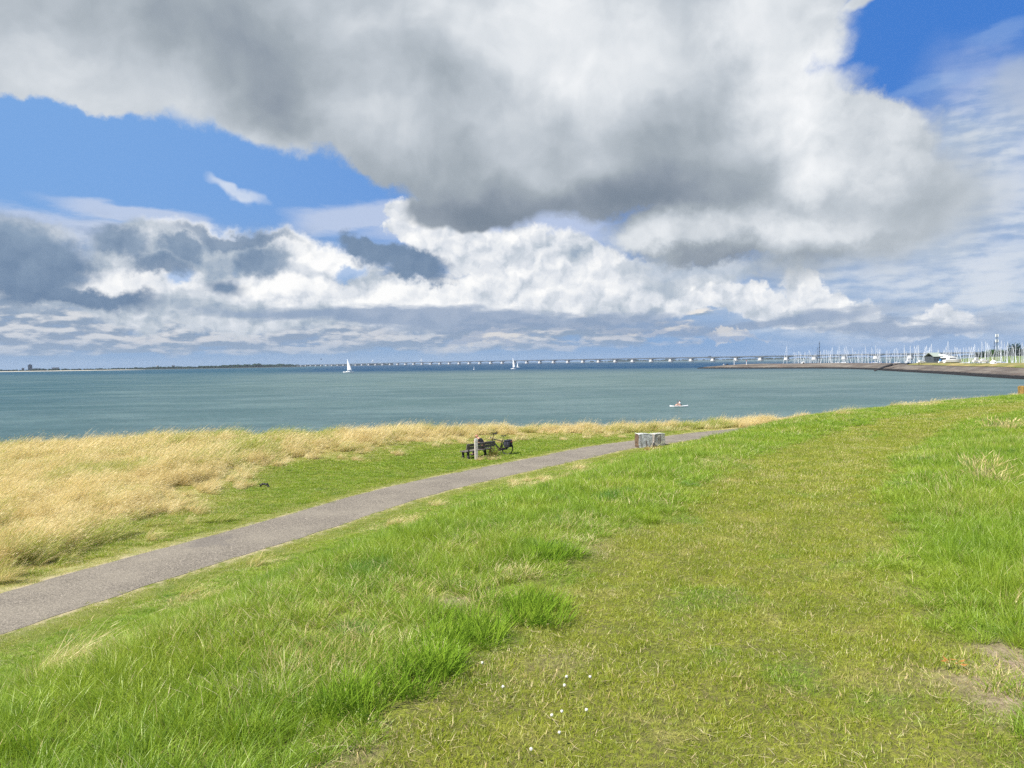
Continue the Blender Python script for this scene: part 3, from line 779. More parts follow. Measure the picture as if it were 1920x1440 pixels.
# patch meshes for four viewing distances
def protos_for(kind):
    P = []
    for lod in range(4):
        wf = (1.0, 1.6, 2.6, 4.4)[lod]; nf = (1.0, 0.62, 0.40, 0.24)[lod]; sz = (0.32, 0.40, 0.55, 0.80)[lod]
        area = (sz / 0.32) ** 2
        for i in range(NV):
            sd = 100 * lod + i + {'short': 0, 'long': 1000, 'dry': 2000}[kind]
            seg = 3 if lod < 2 else 2
            if kind == 'short':
                P.append(blades('turf_patch', int(760 * nf * area * .62), sz, (0.028, 0.068), (0.0022 * wf, 0.0044 * wf), (0.2, 1.15), 0.6, seg, 0.1, 0.012, sd))
            elif kind == 'long':
                P.append(blades('long_grass_patch', int(330 * nf * area * .8), sz, (0.08, 0.235), (0.0022 * wf, 0.0048 * wf), (0.05, 0.65), 0.75, seg + 1, 0.22, 0.004, sd, clump=9 + 3 * lod))
            else:
                wd = (1.0, 1.3, 1.9, 2.9)[lod]; nd = (1.0, .85, .6, .42)[lod]
                P.append(blades('dry_grass_patch', int(230 * nd * area * .8), sz, (0.30, 0.80), (0.0018 * wd, 0.0036 * wd), (0.02, 0.30), 0.55, seg + 1, 0.50, 0.0, sd, head=0.30, clump=(0, 0, 5, 7)[lod], tall=(0.015, .025, .035, .05)[lod]))
    return P
def assemble(kind):
    Ps = []
    for lod in range(4):
        X, Y, Z, F, cv, step = G[lod]
        dt, dp, ds, st, sp = F; n = len(X); r = rg.random(n)
        bump = vnz(X, Y, 1.3, 2); big = vnz(X + 5, Y + 5, 0.4, 2)
        sea = dp > 0
        shortz = np.clip(np.maximum(cv['mown'], cv['verge']), 0, 1)
        if kind == 'dry':
            dens = cv['dry']
            sel = (r < dens) & sea
            # stray dry stalks: right flank of the crest, shelf tufts
            sel |= sea & (r > 1 - 0.10 * cv['semi']) & (cv['verge'] < .3)
            sel |= (~sea) & (cv['strawl'] > .35) & (r < 0.14) & (shortz < .3)
            hs = 0.55 + 0.5 * big + 0.55 * sst(vnz(X + 21, Y + 2, 0.75, 3), .3, .7); hs = np.where(sea, hs * (0.65 + 0.45 * cv['dry']) * (0.75 + 0.35 * sst(-X, -5, 20)), hs * 0.42)
            dryv = np.where(sea, 0.88 + 0.25 * (vnz(X + 3, Y, .5, 2)), 0.9); green = sst(vnz(X + 61, Y + 9, 0.22, 3), 0.56, 0.68)
            dryv = dryv - 0.45 * green - 0.22 * sst(vnz(X + 91, Y + 5, 0.8, 3), .5, .7); mown = np.full(n, 0.6)
            yaw = rg.uniform(-.6, .6, n); lean = np.where(sea, 0.30 + 0.30 * sst(-X, 0, 16), 0.15)
            wid = 1.0
        elif kind == 'short':
            sel = (shortz > 0.25) | (cv['bare'] > .2) & (r < .6) | (sea & (cv['dry'] < .75) & (r < 0.9))
            sel &= ~((cv['bare'] > 0.55) & (r < 0.72))
            hs = np.where(sea, 1.0 + 1.3 * big, 0.75 + 0.55 * bump); hs = np.where(cv['verge'] > .5, 0.8, hs)
            dryv = 0.05 + 0.25 * cv['semi'] + 0.16 * cv['mown'] * sst(bump, .5, .75) + 0.5 * cv['bare'] + 0.10 * cv['verge']
            dryv = np.where(sea, dryv + 0.35 * cv['semi'] * sst(big, .35, .6), dryv)
            mown = np.maximum(cv['mown'], np.where(sea, 0.25 + 0.75 * cv['semi'], 0.0)); mown = np.maximum(mown, 0.75 * cv['verge'])
            yaw = rg.uniform(0, 6.28, n); lean = 0.0; wid = 1.0
        else:
            sel = (~sea) & (shortz < 0.45 + 0.3 * (r - .5)) & (cv['bare'] < .35 + .5 * r)
            sel |= sea & (cv['dry'] < .5) & (cv['semi'] < .75) & (cv['verge'] < .5) & (r < 0.55)
            near_edge = np.clip((np.abs(dt) - 1.1) / 0.6, 0.45 + .25 * sst(Y, 5, 9), 1)
            toe = 0.30 + 0.70 * sst(-dp, 2.3, 5.5)
            hs = (0.52 + 0.58 * bump) * near_edge * toe * np.where(dt < 0, 1.2, 1.0) * (1 - .2 * sst(Y, 10, 20)); hs = np.where(sea, 0.42 + 0.3 * bump, hs)
            hs = hs * (1 - .35 * cv['fringe'])
            dryv = 0.03 + 0.28 * cv['fringe'] + 0.55 * cv['strawl'] + 0.35 * cv['bare'] + 0.12 * sst(vnz(X + 8, Y, .8, 2), .55, .75)
            dryv = np.where(sea, dryv + 0.3 * cv['semi'], dryv); mown = np.where(sea, 0.15 + 0.6 * cv['semi'], 0.0) + 0.35 * cv['bare']
            yaw = rg.uniform(0, 6.28, n); lean = 0.12; wid = 1.0
        # the near side of the shore only
        m = sel
        s = hs[m] * rg.uniform(.85, 1.2, m.sum())
        ya = yaw[m]
        ln = (lean[m] if hasattr(lean, '__len__') else np.full(m.sum(), lean)) + rg.uniform(-.06, .06, m.sum())
        k = m.sum()
        Ps.append((np.stack([X[m], Y[m], Z[m] - 0.005], -1), (lod * NV + rg.integers(0, NV, k)),
                   np.stack([rg.uniform(-.06, .06, k), ln, ya], -1), np.stack([np.ones(k) * wid, np.ones(k) * wid, s], -1),
                   np.clip(dryv[m], 0, 1), np.clip(mown[m], 0, 1)))
    return [np.concatenate([p[i] for p in Ps]) for i in range(6)]
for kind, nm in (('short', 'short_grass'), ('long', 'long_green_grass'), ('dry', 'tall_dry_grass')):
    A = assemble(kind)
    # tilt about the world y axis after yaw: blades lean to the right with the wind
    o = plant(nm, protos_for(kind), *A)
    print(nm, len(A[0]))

# ------------------------------------------------------------------ materials
M = {}
M['white'] = material('white_gelcoat', (0.80, 0.80, 0.78), 0.35, var=0.1)
M['sail'] = material('sailcloth', (0.86, 0.86, 0.84), 0.7, var=0.08, vscale=0.6)
M['alu'] = material('mast_alloy', (0.60, 0.62, 0.64), 0.5, 0.0, var=0.1)
M['blue'] = material('blue_canvas', (0.03, 0.10, 0.30), 0.8, var=0.3)
M['skyblue'] = material('sky_blue_tarpaulin', (0.08, 0.35, 0.70), 0.6, var=0.2)
M['black'] = material('black_rubber', (0.012, 0.012, 0.013), 0.7, var=0.2)
M['frame'] = material('black_enamel', (0.010, 0.010, 0.011), 0.55, spec=0.25, var=0.2)
M['chrome'] = material('bright_steel', (0.6, 0.6, 0.6), 0.25, 1.0, var=0.1)
M['darkglass'] = material('dark_glass', (0.02, 0.03, 0.04), 0.1, var=0.1)
M['concrete'] = material('pale_concrete', (0.46, 0.46, 0.45), 0.85, var=0.25, vscale=0.15, color2=(0.38, 0.38, 0.37))
M['deckc'] = material('deck_concrete', (0.22, 0.24, 0.26), 0.85, var=0.25, vscale=0.1)
M['rail'] = material('dark_railing', (0.06, 0.07, 0.08), 0.6, var=0.2)
M['wood'] = material('weathered_bench_wood', (0.090, 0.070, 0.062), 0.85, var=0.4, vscale=6, bump=0.4, color2=(0.20, 0.17, 0.155))
M['darkwood'] = material('blackened_wood', (0.045, 0.04, 0.038), 0.85, var=0.4, vscale=6, bump=0.4)
M['greywood'] = material('bleached_post_wood', (0.62, 0.58, 0.52), 0.85, var=0.5, vscale=9, bump=0.6, color2=(0.36, 0.33, 0.29))
M['mosswood'] = material('ochre_lichen_wood', (0.32, 0.19, 0.04), 0.9, var=0.5, vscale=14, bump=0.8, color2=(0.13, 0.09, 0.035))
M['skin'] = material('skin', (0.62, 0.33, 0.23), 0.55, var=0.15, vscale=20)
M['ginger'] = material('short_ginger_hair', (0.42, 0.20, 0.12), 0.8, var=0.3, vscale=60)
M['blackcloth'] = material('black_cotton', (0.013, 0.012, 0.016), 0.9, var=0.3, vscale=30)
M['greycloth'] = material('dark_grey_trousers', (0.030, 0.032, 0.040), 0.9, var=0.3, vscale=30)
M['pannier'] = material('pannier_fabric', (0.035, 0.036, 0.055), 0.75, var=0.3, vscale=20)
M['whitecloth'] = material('white_shirt', (0.80, 0.80, 0.78), 0.8, var=0.15, vscale=20)
M['steelblue'] = material('blue_grey_steel', (0.06, 0.11, 0.15), 0.5, var=0.2)
M['darkpole'] = material('dark_pole', (0.03, 0.04, 0.06), 0.6, var=0.2)
M['roofpale'] = material('pale_green_roof', (0.27, 0.31, 0.26), 0.8, var=0.2, vscale=0.5)
M['walldark'] = material('dark_boarding', (0.07, 0.085, 0.10), 0.8, var=0.4, vscale=0.8)
M['brick'] = material('brown_brick', (0.20, 0.14, 0.11), 0.9, var=0.3, vscale=0.3)
M['farblock'] = material('blue_grey_facade', (0.10, 0.13, 0.17), 0.8, var=0.2, vscale=0.2)
M['red'] = material('red_plastic', (0.45, 0.06, 0.04), 0.5, var=0.2)
M['green_leaf'] = None

def leaf_material(name, a, b, scale=1.0):
    m = bpy.data.materials.new(name); m.use_nodes = True; t = NT(m.node_tree); t.n.clear()
    out = t.new('ShaderNodeOutputMaterial')
    pos = t.new('ShaderNodeNewGeometry').outputs['Position']
    c = t.mix(t.ss(t.noise(pos, scale, 4, 0.65), .35, .68), (*a, 1), (*b, 1))
    d = t.new('ShaderNodeBsdfDiffuse'); t.put(d.inputs[0], c); tr = t.new('ShaderNodeBsdfTranslucent'); t.put(tr.inputs[0], c)
    x = t.new('ShaderNodeMixShader'); x.inputs[0].default_value = 0.3; t.l.new(d.outputs[0], x.inputs[1]); t.l.new(tr.outputs[0], x.inputs[2])
    t.l.new(x.outputs[0], out.inputs[0]); return m
LEAF = leaf_material('broad_leaves', (0.030, 0.070, 0.018), (0.085, 0.150, 0.035), 0.5)
LEAFD = leaf_material('dark_leaves', (0.010, 0.028, 0.018), (0.028, 0.058, 0.026), 0.5)
BARK = material('bark', (0.09, 0.07, 0.05), 0.9, var=0.4)

# ------------------------------------------------------------------ breakwater
def stone_material():
    m = bpy.data.materials.new('basalt_facing'); m.use_nodes = True; t = NT(m.node_tree); t.n.clear()
    out = t.new('ShaderNodeOutputMaterial'); b = t.new('ShaderNodeBsdfPrincipled'); t.l.new(b.outputs[0], out.inputs[0])
    pos = t.new('ShaderNodeNewGeometry').outputs['Position']; x, y, z = t.sep(pos)
    v = t.new('ShaderNodeTexVoronoi'); t.put(v.inputs['Vector'], pos); v.inputs['Scale'].default_value = 0.9
    n = t.noise(t.vm('MULTIPLY', pos, (0.05, 0.05, 0.9)), 1.0, 5, 0.65)
    c = t.mix(t.ss(n, .38, .64), (0.095, 0.078, 0.062, 1), (0.190, 0.165, 0.132, 1))
    c = t.mix(t.ss(t.noise(pos, 0.12, 5, .7), .5, .7, 0, .7), c, (0.145, 0.095, 0.07, 1))
    c = t.mix(t.m('MULTIPLY', t.sep(v.outputs['Color'])[0], 0.5), c, (0.09, 0.075, 0.065, 1))
    zz = t.m('ADD', z, t.m('MULTIPLY', t.noise(pos, 0.4, 3, .6), 0.7))
    c = t.mix(t.ss(zz, 1.6, 1.1), c, (0.012, 0.011, 0.010, 1))      # weed on the stones below the tide mark
    t.put(b.inputs['Base Color'], c); b.inputs['Roughness'].default_value = 0.9; b.inputs['Specular IOR Level'].default_value = 0.2
    bn = t.new('ShaderNodeBump'); bn.inputs['Strength'].default_value = 0.8; bn.inputs['Distance'].default_value = 0.3
    t.put(bn.inputs['Height'], v.outputs['Distance']); t.put(b.inputs['Normal'], bn.outputs[0]); return m
def turf_material(name, a, b_, straw):
    m = bpy.data.materials.new(name); m.use_nodes = True; t = NT(m.node_tree); t.n.clear()
    out = t.new('ShaderNodeOutputMaterial'); b = t.new('ShaderNodeBsdfPrincipled'); t.l.new(b.outputs[0], out.inputs[0])
    pos = t.new('ShaderNodeNewGeometry').outputs['Position']
    c = t.mix(t.ss(t.noise(pos, 0.25, 5, .7), .4, .62), (*a, 1), (*b_, 1))
    c = t.mix(t.ss(t.noise(t.vm('MULTIPLY', pos, (1, 1, .3)), 0.09, 6, .7), .42, .62), c, (*straw, 1))
    t.put(b.inputs['Base Color'], c); b.inputs['Roughness'].default_value = 0.95; b.inputs['Specular IOR Level'].default_value = 0.1
    bn = t.new('ShaderNodeBump'); bn.inputs['Strength'].default_value = 1.0; bn.inputs['Distance'].default_value = 0.5
    t.put(bn.inputs['Height'], t.noise(pos, 0.8, 4, .7)); t.put(b.inputs['Normal'], bn.outputs[0]); return m
STONE = stone_material()
BW_TURF = turf_material('breakwater_turf', (0.13, 0.15, 0.04), (0.22, 0.20, 0.07), (0.34, 0.26, 0.11))
def breakwater():
    W1 = np.array([(159, 660), (181, 608), (203, 572), (221, 541), (222, 505), (216, 459)]) * 1.0
    W1 = catmull(W1, 8)
    W2 = catmull([(214, 452), (202, 410), (183, 330), (166, 270), (158, 237), (157, 215), (164, 196)], 8)
    root = thing('breakwater', 'long stone breakwater with dark weedy foot running out to the right of the bay', 'breakwater')
    def strip(W, prof, name, mat, taper0=False):
        d = np.gradient(W, axis=0); d /= np.linalg.norm(d, axis=1)[:, None]; n = np.c_[-d[:, 1], d[:, 0]]   # to the land side
        mb = MB(); secs = []
        N = len(W)
        for i in range(N):
            k = 1.0
            if taper0: k = min(1.0, 0.05 + 0.95 * (i / (0.20 * N)))
            wob = 0.35 * (vnz(W[i][0], W[i][1], 0.06, 2) - .5)
            secs.append([(W[i][0] + n[i][0] * o * k, W[i][1] + n[i][1] * o * k, z if z < 0 else z * (min(1, k ** .6)) + (wob if z > 2.5 else 0)) for o, z in prof])
        mb.loft(secs, False, ring=False)
        return mb.build(name, mat, root, smooth=True)
    strip(W1, [(-3, -2), (0, 0), (12, 3.1), (15, 3.6), (19, 3.7), (24, 3.6), (36, -1.5)], 'outer_stone_arm', STONE, True)
    strip(W2, [(-3, -2), (0, 0), (11.5, 3.0), (13.5, 3.25)], 'stone_facing', STONE)
    strip(W2[3:], [(12.0, 3.22), (14.5, 3.8), (17, 4.15), (21, 4.2), (26, 3.9), (30, 3.2)], 'grassy_crest', BW_TURF)
    # sunken kerb where the two slopes meet
    k = MB(); a = on(1640, 694.5, 0.4); b = at(1673, 682.8, 432)
    k.tube([a, a.lerp(b, .5) + Vector((0, 0, .05)), b], 0.55, 6); k.build('kerb', M['darkwood'], root)
    return root
breakwater()
# land behind the breakwater
hm = MB()
hm.add([(188, 215, 3.3), (186, 260, 3.3), (204, 330, 3.3), (226, 410, 3.3), (236, 446, 3.3), (262, 452, 3.3), (286, 420, 3.3), (420, 410, 3.3), (600, 300, 3.3), (500, 150, 3.3), (200, 170, 3.3)],
       [tuple(range(11))])
tag(hm.build('harbour_ground', BW_TURF), kind='structure')
dk = MB(); secs = []
for X, Y in [(352, 640), (372, 625), (395, 612), (430, 600), (500, 585), (620, 560)]:
    s_ = min(1, (X - 335) / 50)
    secs.append([(X - 8, Y - 40, -1), (X - 6, Y - 30, 1.5), (X, Y, 2 + 4.6 * s_), (X + 4, Y + 10, 2 + 4.8 * s_), (X + 40, Y + 90, 3.0)])
dk.loft(secs, False, ring=False)
tag(dk.build('harbour_dike', turf_material('harbour_dike_turf', (0.08, 0.13, 0.03), (0.12, 0.17, 0.04), (0.17, 0.19, 0.06)), smooth=True), kind='structure')

# ------------------------------------------------------------------ the long bridge
def bridge():
    X0, Y0, sx, sy = -43.57, 3611.95, 55.992, -76.7455
    L_ = math.hypot(sx, sy); ang = math.atan2(sy, sx)
    root = thing('bridge', 'very long concrete beam bridge on many white piers across the horizon', 'bridge', (X0, Y0, 0), ang)
    n0, n1 = -34, 25
    dz = lambda n: 16.0 if n > -8 else 16.0 - 0.22 * (-8 - n)          # deck top height along its length
    d = MB(); secs = []
    for n in range(n0, n1 + 1):
        for q, th in ((-.5, 2.2), (-.28, 2.6), (-.1, 4.6), (.1, 4.6), (.28, 2.6)):
            x = (n + q) * L_; z = dz(n + q)
            secs.append([(x, -5.5, z - .9), (x, -3, z - th), (x, 3, z - th), (x, 5.5, z - .9), (x, 5.5, z), (x, -5.5, z)])
    d.loft(secs); d.build('deck', M['deckc'], root)
    r = MB()
    for y in (-5.4, 5.4):
        r.loft([[(n * L_, y - .12, dz(n) + .01), (n * L_, y + .12, dz(n) + .01), (n * L_, y + .12, dz(n) + 1.3), (n * L_, y - .12, dz(n) + 1.3)] for n in np.arange(n0 - .5, n1 + .51, .5)])
    r.build('railing', M['rail'], root)
    for n in range(n0, n1 + 1):
        p = MB(); z = dz(n) - 4.5
        p.loft([[(-w, -l, zz), (w, -l, zz), (w, l, zz), (-w, l, zz)] for w, l, zz in ((6.6, 7, 2.6), (6.2, 7, 3.6), (4.6, 5, z - 1.5), (5.2, 5, z))])
        for px_ in (-3.2, 3.2):
            for py_ in (-4, 4): p.tube([(px_, py_, -3), (px_, py_, 2.7)], 1.6, 8)
        o = p.build('pier', M['concrete'], root); o.location = (n * L_, 0, 0)
    return root, X0, Y0, sx, sy
BR = bridge()
def on_bridge(px):
    u = ray(px, 680); u = u[0] / u[1]; _, X0, Y0, sx, sy = BR
    n = (u * Y0 - X0) / (sx - u * sy); return Vector((X0 + n * sx, Y0 + n * sy, 16.0)), n
def lorry():
    p, n = on_bridge(1331); ang = math.atan2(BR[4], BR[3])
    t = thing('lorry', 'small dark lorry crossing the long bridge', 'lorry', (p.x, p.y, 16.02), ang)
    b = MB(); b.box((-1.5, 0, 2.35), (11, 2.5, 2.9), bev=.08); b.build('box_body', M['darkpole'], t)
    c = MB(); c.box((5.4, 0, 1.75), (2.3, 2.4, 2.5), bev=.2); c.build('cab', M['steelblue'], t)
    for x in (-5, -3.7, 1.5, 5.3):
        for y in (-1.1, 1.1):
            w = MB(); w.tube([(x, y - .15, .5), (x, y + .15, .5)], .5, 12); w.build('wheel', M['black'], t)
lorry()

# ------------------------------------------------------------------ far shores
FAR_L = material('far_land', (0.030, 0.048, 0.035), 0.95, var=0.3, vscale=0.01)
SANDM = material('beach_sand', (0.52, 0.46, 0.34), 0.95, var=0.2, vscale=0.02)
def land_strip(name, pts, h0, mat, depth=500, seed=1, rough=1.0, base=-1):
    """low land: waterline points, a rounded top that rises and falls"""
    W = catmull(pts, 25); mb = MB(); secs = []
    for i, (x, y) in enumerate(W):
        u = np.array([x, y]) / math.hypot(x, y)
        h = h0 * (0.75 + 0.5 * vnz(x * .01 + seed * 9, y * .01, 1.0, 3)) * min(1, i / 4 + .1, (len(W) - 1 - i) / 4 + .1)
        secs.append([(x, y, base), (x + u[0] * 12, y + u[1] * 12, h * .4), (x + u[0] * 60, y + u[1] * 60, h), (x + u[0] * depth, y + u[1] * depth, h)])
    mb.loft(secs, False, ring=False)
    return tag(mb.build(name, mat, smooth=False), kind='structure')
land_strip('far_shore', [(-2600, 2300), (-2140, 2800), (-1900, 2860), (-1500, 3000), (-1300, 3150), (-1150, 3300), (-1060, 3700), (-1150, 4300), (-1500, 5200), (-1650, 5600), (-1500, 5900), (-900, 6100), (-300, 6300)], 2.4, FAR_L, 700, 1)
land_strip('beach', [(-2350, 2480), (-2080, 2740), (-1880, 2800), (-1600, 2880), (-1420, 2985)], 1.6, SANDM, 90, 3)
land_strip('far_land_beyond_the_bridge', [(700, 6900), (1200, 6900), (1900, 6600), (2600, 6200), (3600, 5600), (4800, 4800)], 3.0, FAR_L, 900, 5)
def woodland(name, pts, h, wid, n, seed, mat):
    """belt of distant tree crowns, as ragged clumps of leaf faces"""
    rn = np.random.default_rng(seed); W = catmull(pts, 10); mb = MB()
    for k in range(n):
        i = rn.integers(0, len(W)); x, y = W[i] + rn.normal(0, wid, 2)
        hh = h * (0.35 + 0.9 * vnz(x * .01, y * .01, 0.6, 3) ** 1.5) * rn.uniform(.7, 1.15)
        c = (x, y, 2.0 + hh * .45); rr = hh * rn.uniform(.6, 1.1)
        mb.ball(c, (rr, rr, hh * .55), 7, 5, jit=0.28, seed=int(rn.integers(1e6)))
    return tag(mb.build(name, mat), kind='stuff')
woodland('far_woodland', [(-2500, 2560), (-2200, 2950), (-1900, 3080), (-1500, 3250), (-1300, 3500)], 11, 30, 520, 4, LEAFD)
woodland('woodland_behind_the_channel', [(-1300, 3450), (-1250, 4000), (-1650, 5300), (-1900, 6100), (-1000, 6300)], 17, 40, 620, 5, LEAFD)
woodland('woodland_beyond_the_bridge', [(760, 7000), (1300, 7000), (2000, 6750), (2700, 6300), (3700, 5700)], 15, 60, 420, 6, LEAFD)

def building_far(name, label, cat, px, y_top, depth, w, d, mat, rows, roof=None):
    g = at(px, 690, depth); g.z = 1.8
    h = at(px, y_top, depth).z - 1.8
    t = thing(name, label, cat, g, math.atan2(-g.x, g.y))
    b = MB(); b.box((0, 0, h / 2), (w, d, h)); b.build('wall', mat, t)
    r = MB()
    if roof == 'step': r.box((0, 0, h + 1.2), (w * .55, d * .6, 2.4)); r.box((0, 0, h + 2.9), (w * .2, d * .3, 1.0))
    elif roof == 'gable': r.add([(-w / 2 - .4, -d / 2 - .4, h), (w / 2 + .4, -d / 2 - .4, h), (w / 2 + .4, d / 2 + .4, h), (-w / 2 - .4, d / 2 + .4, h), (-w / 2, 0, h + d * .4), (w / 2, 0, h + d * .4)], [(0, 1, 5, 4), (2, 3, 4, 5), (1, 2, 5), (3, 0, 4), (0, 3, 2, 1)])
    else: r.box((0, 0, h + .3), (w + .6, d + .6, .6))
    r.build('roof', M['farblock'] if roof == 'step' else M['darkpole'], t)
    nx = max(2, int(w / 3))
    for j in range(rows):
        for i in range(nx):
            q = MB(); q.box((-w / 2 + (i + .5) * w / nx, -d / 2 - .03, (j + .6) * h / rows), (w / nx * .5, .08, h / rows * .45)); q.build('window', M['darkglass'], t)
    return t
building_far('tower_block', 'dark tower block with a stepped top standing alone on the far left shore', 'tower block', 56.5, 684.3, 3150, 15, 15, M['farblock'], 9, 'step')
building_far('apartment_building', 'wide low dark block on the far shore right of the tower block', 'apartment building', 69, 691.0, 3200, 30, 16, M['farblock'], 2, 'flat')
building_far('house', 'small house at the far left end of the opposite shore', 'house', 43, 691.2, 3150, 9, 8, M['farblock'], 1, 'gable')
building_far('hall', 'long low blue grey hall on the far shore above the beach', 'hall', 104, 691.5, 3150, 26, 14, M['farblock'], 1, 'gable')
building_far('farmhouse', 'solitary house among the distant trees right of the pale water tower', 'farmhouse', 325, 686.6, 3350, 12, 10, M['farblock'], 1, 'gable')
def water_tower():
    p = at(295.5, 690, 3300); t = thing('water_tower', 'pale rounded water tower above the trees of the far left shore', 'water tower', (p.x, p.y, 1.8))
    s = MB(); s.tube([(0, 0, 0), (0, 0, 9)], [2.6, 2.2], 12); s.build('shaft', M['concrete'], t)
    b = MB(); b.tube([(0, 0, 8), (0, 0, 10), (0, 0, 13), (0, 0, 15), (0, 0, 17)], [2.4, 4.6, 4.8, 3.6, .4], 14); b.build('tank', M['deckc'], t)
water_tower()
def turbine(px, y_top, depth, label, size, seed):
    g = at(px, 682, depth); g.z = 1.0; top = at(px, y_top, depth).z
    t = thing('wind_turbine', label, 'wind turbine', g, 0, 'wind turbines beyond the bridge')
    H = (top - g.z) * 0.68; R_ = H * .46
    m_ = MB(); m_.tube([(0, 0, 0), (0, 0, H)], [size, size * .55], 10); m_.build('tower', M['white'], t)
    n = MB(); n.box((0, 0, H), (size * 1.6, size * 4, size * 1.5), bev=.3); n.build('nacelle', M['white'], t)
    for k in range(3):
        a = seed + k * 2.0944; d = Vector((math.sin(a), 0, math.cos(a)))
        b = MB(); b.tube([Vector((0, -size * 2.2, H)) + d * R_ * q for q in (0, .2, 1)], [size * .3, size * .55, size * .12], 6); b.build('blade', M['white'], t)
turbine(699.5, 672.5, 6800, 'white wind turbine right of the nearest sailing boat', 3.6, 0.02)
turbine(790.5, 671.0, 6800, 'white wind turbine in the middle of the distant bridge, the tallest of them', 3.8, 0.06)
turbine(713.5, 678.6, 8200, 'small far wind turbine just right of the taller turbine near the sailing boat', 2.8, 0.5)
turbine(803, 676.5, 8400, 'small faint wind turbine just right of the tallest one', 2.6, 0.3)
turbine(809, 677.0, 8600, 'faintest wind turbine, last on the right of the row', 2.6, 0.9)

# ------------------------------------------------------------------ boats
def hull_mesh(L, B, D, top=1.0, n=12):
    """sailing yacht hull: bow at +x, waterline at z=0"""
    mb = MB(); secs = []
    for i in range(n + 1):
        q = i / n; x = -L / 2 + L * q
        b = B / 2 * (0.72 + 0.6 * q - 1.32 * q ** 3.2 if q > 0 else .72); b = max(0.02, min(B / 2, b))
        fr = D * (0.82 + 0.42 * q * q)
        keel = -0.35 * math.sin(math.pi * min(1, q * 1.05)) ** .5 if 0 < q < .95 else 0.15
        xo = x + (0.10 * L * 0 if q < 1 else 0)
        secs.append([(xo, -b, fr), (xo - 0.0, -b * .93, fr * .45), (xo - .04 * L * q, -b * .6, 0), (xo - .06 * L * q, 0, keel), (xo - .04 * L * q, b * .6, 0), (xo, b * .93, fr * .45), (xo, b, fr)])
    mb.loft(secs); return mb
def yacht(name, label, loc, rz, L=10.0, mast=13.0, sails='main', group=None, cover=True, lean=0.0, mastd=0.10, heelside=0):
    t = thing(name, label, 'sailing boat', loc, rz, group); B = L * .31; D = L * .11
    hull_mesh(L, B, D).build('hull', M['white'], t, True)
    c = MB()
    c.loft([[(x, -w, D), (x, w, D), (x, w * .8, D + h), (x, -w * .8, D + h)] for x, w, h in ((-L * .12, B * .34, .5), (L * .0, B * .34, .55), (L * .16, B * .28, .42), (L * .26, B * .12, .1))])
    cab = c.build('cabin', M['white'], t)
    w = MB()
    for s in (-1, 1): w.box((L * .02, s * B * .315, D + .3), (L * .16, .03, .16))
    w.build('window', M['darkglass'], cab)
    xm = L * .10
    m_ = MB(); m_.tube([(xm, 0, D), (xm, 0, D + mast)], [mastd, mastd * .7], 8)
    for q in (.42, .7): m_.tube([(xm - .1, -B * .3, D + mast * q), (xm - .1, B * .3, D + mast * q)], .03, 4)
    m_.build('mast', M['alu'], t)
    b = MB(); b.tube([(xm, 0, D + 1.1), (-L * .30, 0, D + 1.15)], .09, 6); bo = b.build('boom', M['alu'], t)
    rg_ = MB()
    for q in ((L * .49, 0), (-L * .48, 0)): rg_.tube([(q[0], q[1], D * (1.2 if q[0] > 0 else .85)), (xm, 0, D + mast * .98)], .018, 3)
    for s in (-1, 1): rg_.tube([(xm, s * B * .46, D), (xm, s * B * .3, D + mast * .70), (xm, 0, D + mast * .95)], .015, 3)
    rg_.build('rigging', M['alu'], t)
    if sails == 'none':
        f = MB(); f.tube([(xm - .2, 0, D + 1.35), (-L * .28, 0, D + 1.32)], [.24, .14], 7); f.build('sail_cover', M['blue'] if cover else M['white'], bo)
        j = MB(); j.tube([(L * .48, 0, D * 1.35), (xm + .15, 0, D + mast * .95)], [.10, .04], 6); j.build('furled_jib', M['sail'], t)
    if 'main' in sails:
        s_ = MB(); secs = []
        for i in range(13):
            q = i / 12; z = D + 1.3 + (mast - 1.7) * q; ch = L * .40 * (1 - q) ** .85 + .15
            secs.append([(xm - .12 - ch * u, 0.35 * math.sin(math.pi * u) * (1 - q * .6) + .02 * dd, z) for u in (0, .25, .5, .75, 1) for dd in (0,)])
        s_.loft(secs, False, ring=False); o = s_.build('mainsail', M['sail'], t, True)
        sm = o.modifiers.new('cloth', 'SOLIDIFY'); sm.thickness = 0.02
        # windows of the cockpit crew handled by the caller
    if 'jib' in sails:
        s_ = MB(); secs = []
        for i in range(11):
            q = i / 10; x1 = L * .47 * (1 - q) + xm * q + .1 * q; z = D * 1.25 + (mast * .9 - D) * q; ch = (L * .36) * (1 - q) + .05
            secs.append([(x1 - ch * u, 0.4 * math.sin(math.pi * u) * (1 - q) + .1, z) for u in (0, .33, .66, 1)])
        s_.loft(secs, False, ring=False); o = s_.build('foresail', M['sail'], t, True)
        sm = o.modifiers.new('cloth', 'SOLIDIFY'); sm.thickness = 0.02
    r_ = MB()
    for s in (-1, 1):
        for x in (-.42, -.2, 0, .2, .38): r_.tube([(L * x, s * B * (.42 - max(0, x) * .5), D), (L * x, s * B * (.42 - max(0, x) * .5), D + .6)], .02, 4)
    r_.build('guard_rail', M['alu'], t)
    return t
A_ = yacht('sailing_boat', 'white sailing boat with a tall white mainsail, the nearest boat out on the bay', on(653.3, 699.2, 0), R(176), 10.2, 11.9, 'main', 'boats under sail on the bay')
B_ = yacht('sailing_boat', 'white sailing boat with a high narrow sail, heading away, left one of the close pair', on(962.5, 692.2, 0), R(150), 6.6, 12.0, 'main', 'boats under sail on the bay')
C_ = yacht('sailing_boat', 'smallest sailing boat with a short white foresail, right one of the close pair', on(972.0, 689.2, 0), R(170), 5.2, 9.4, 'jib', 'boats under sail on the bay')

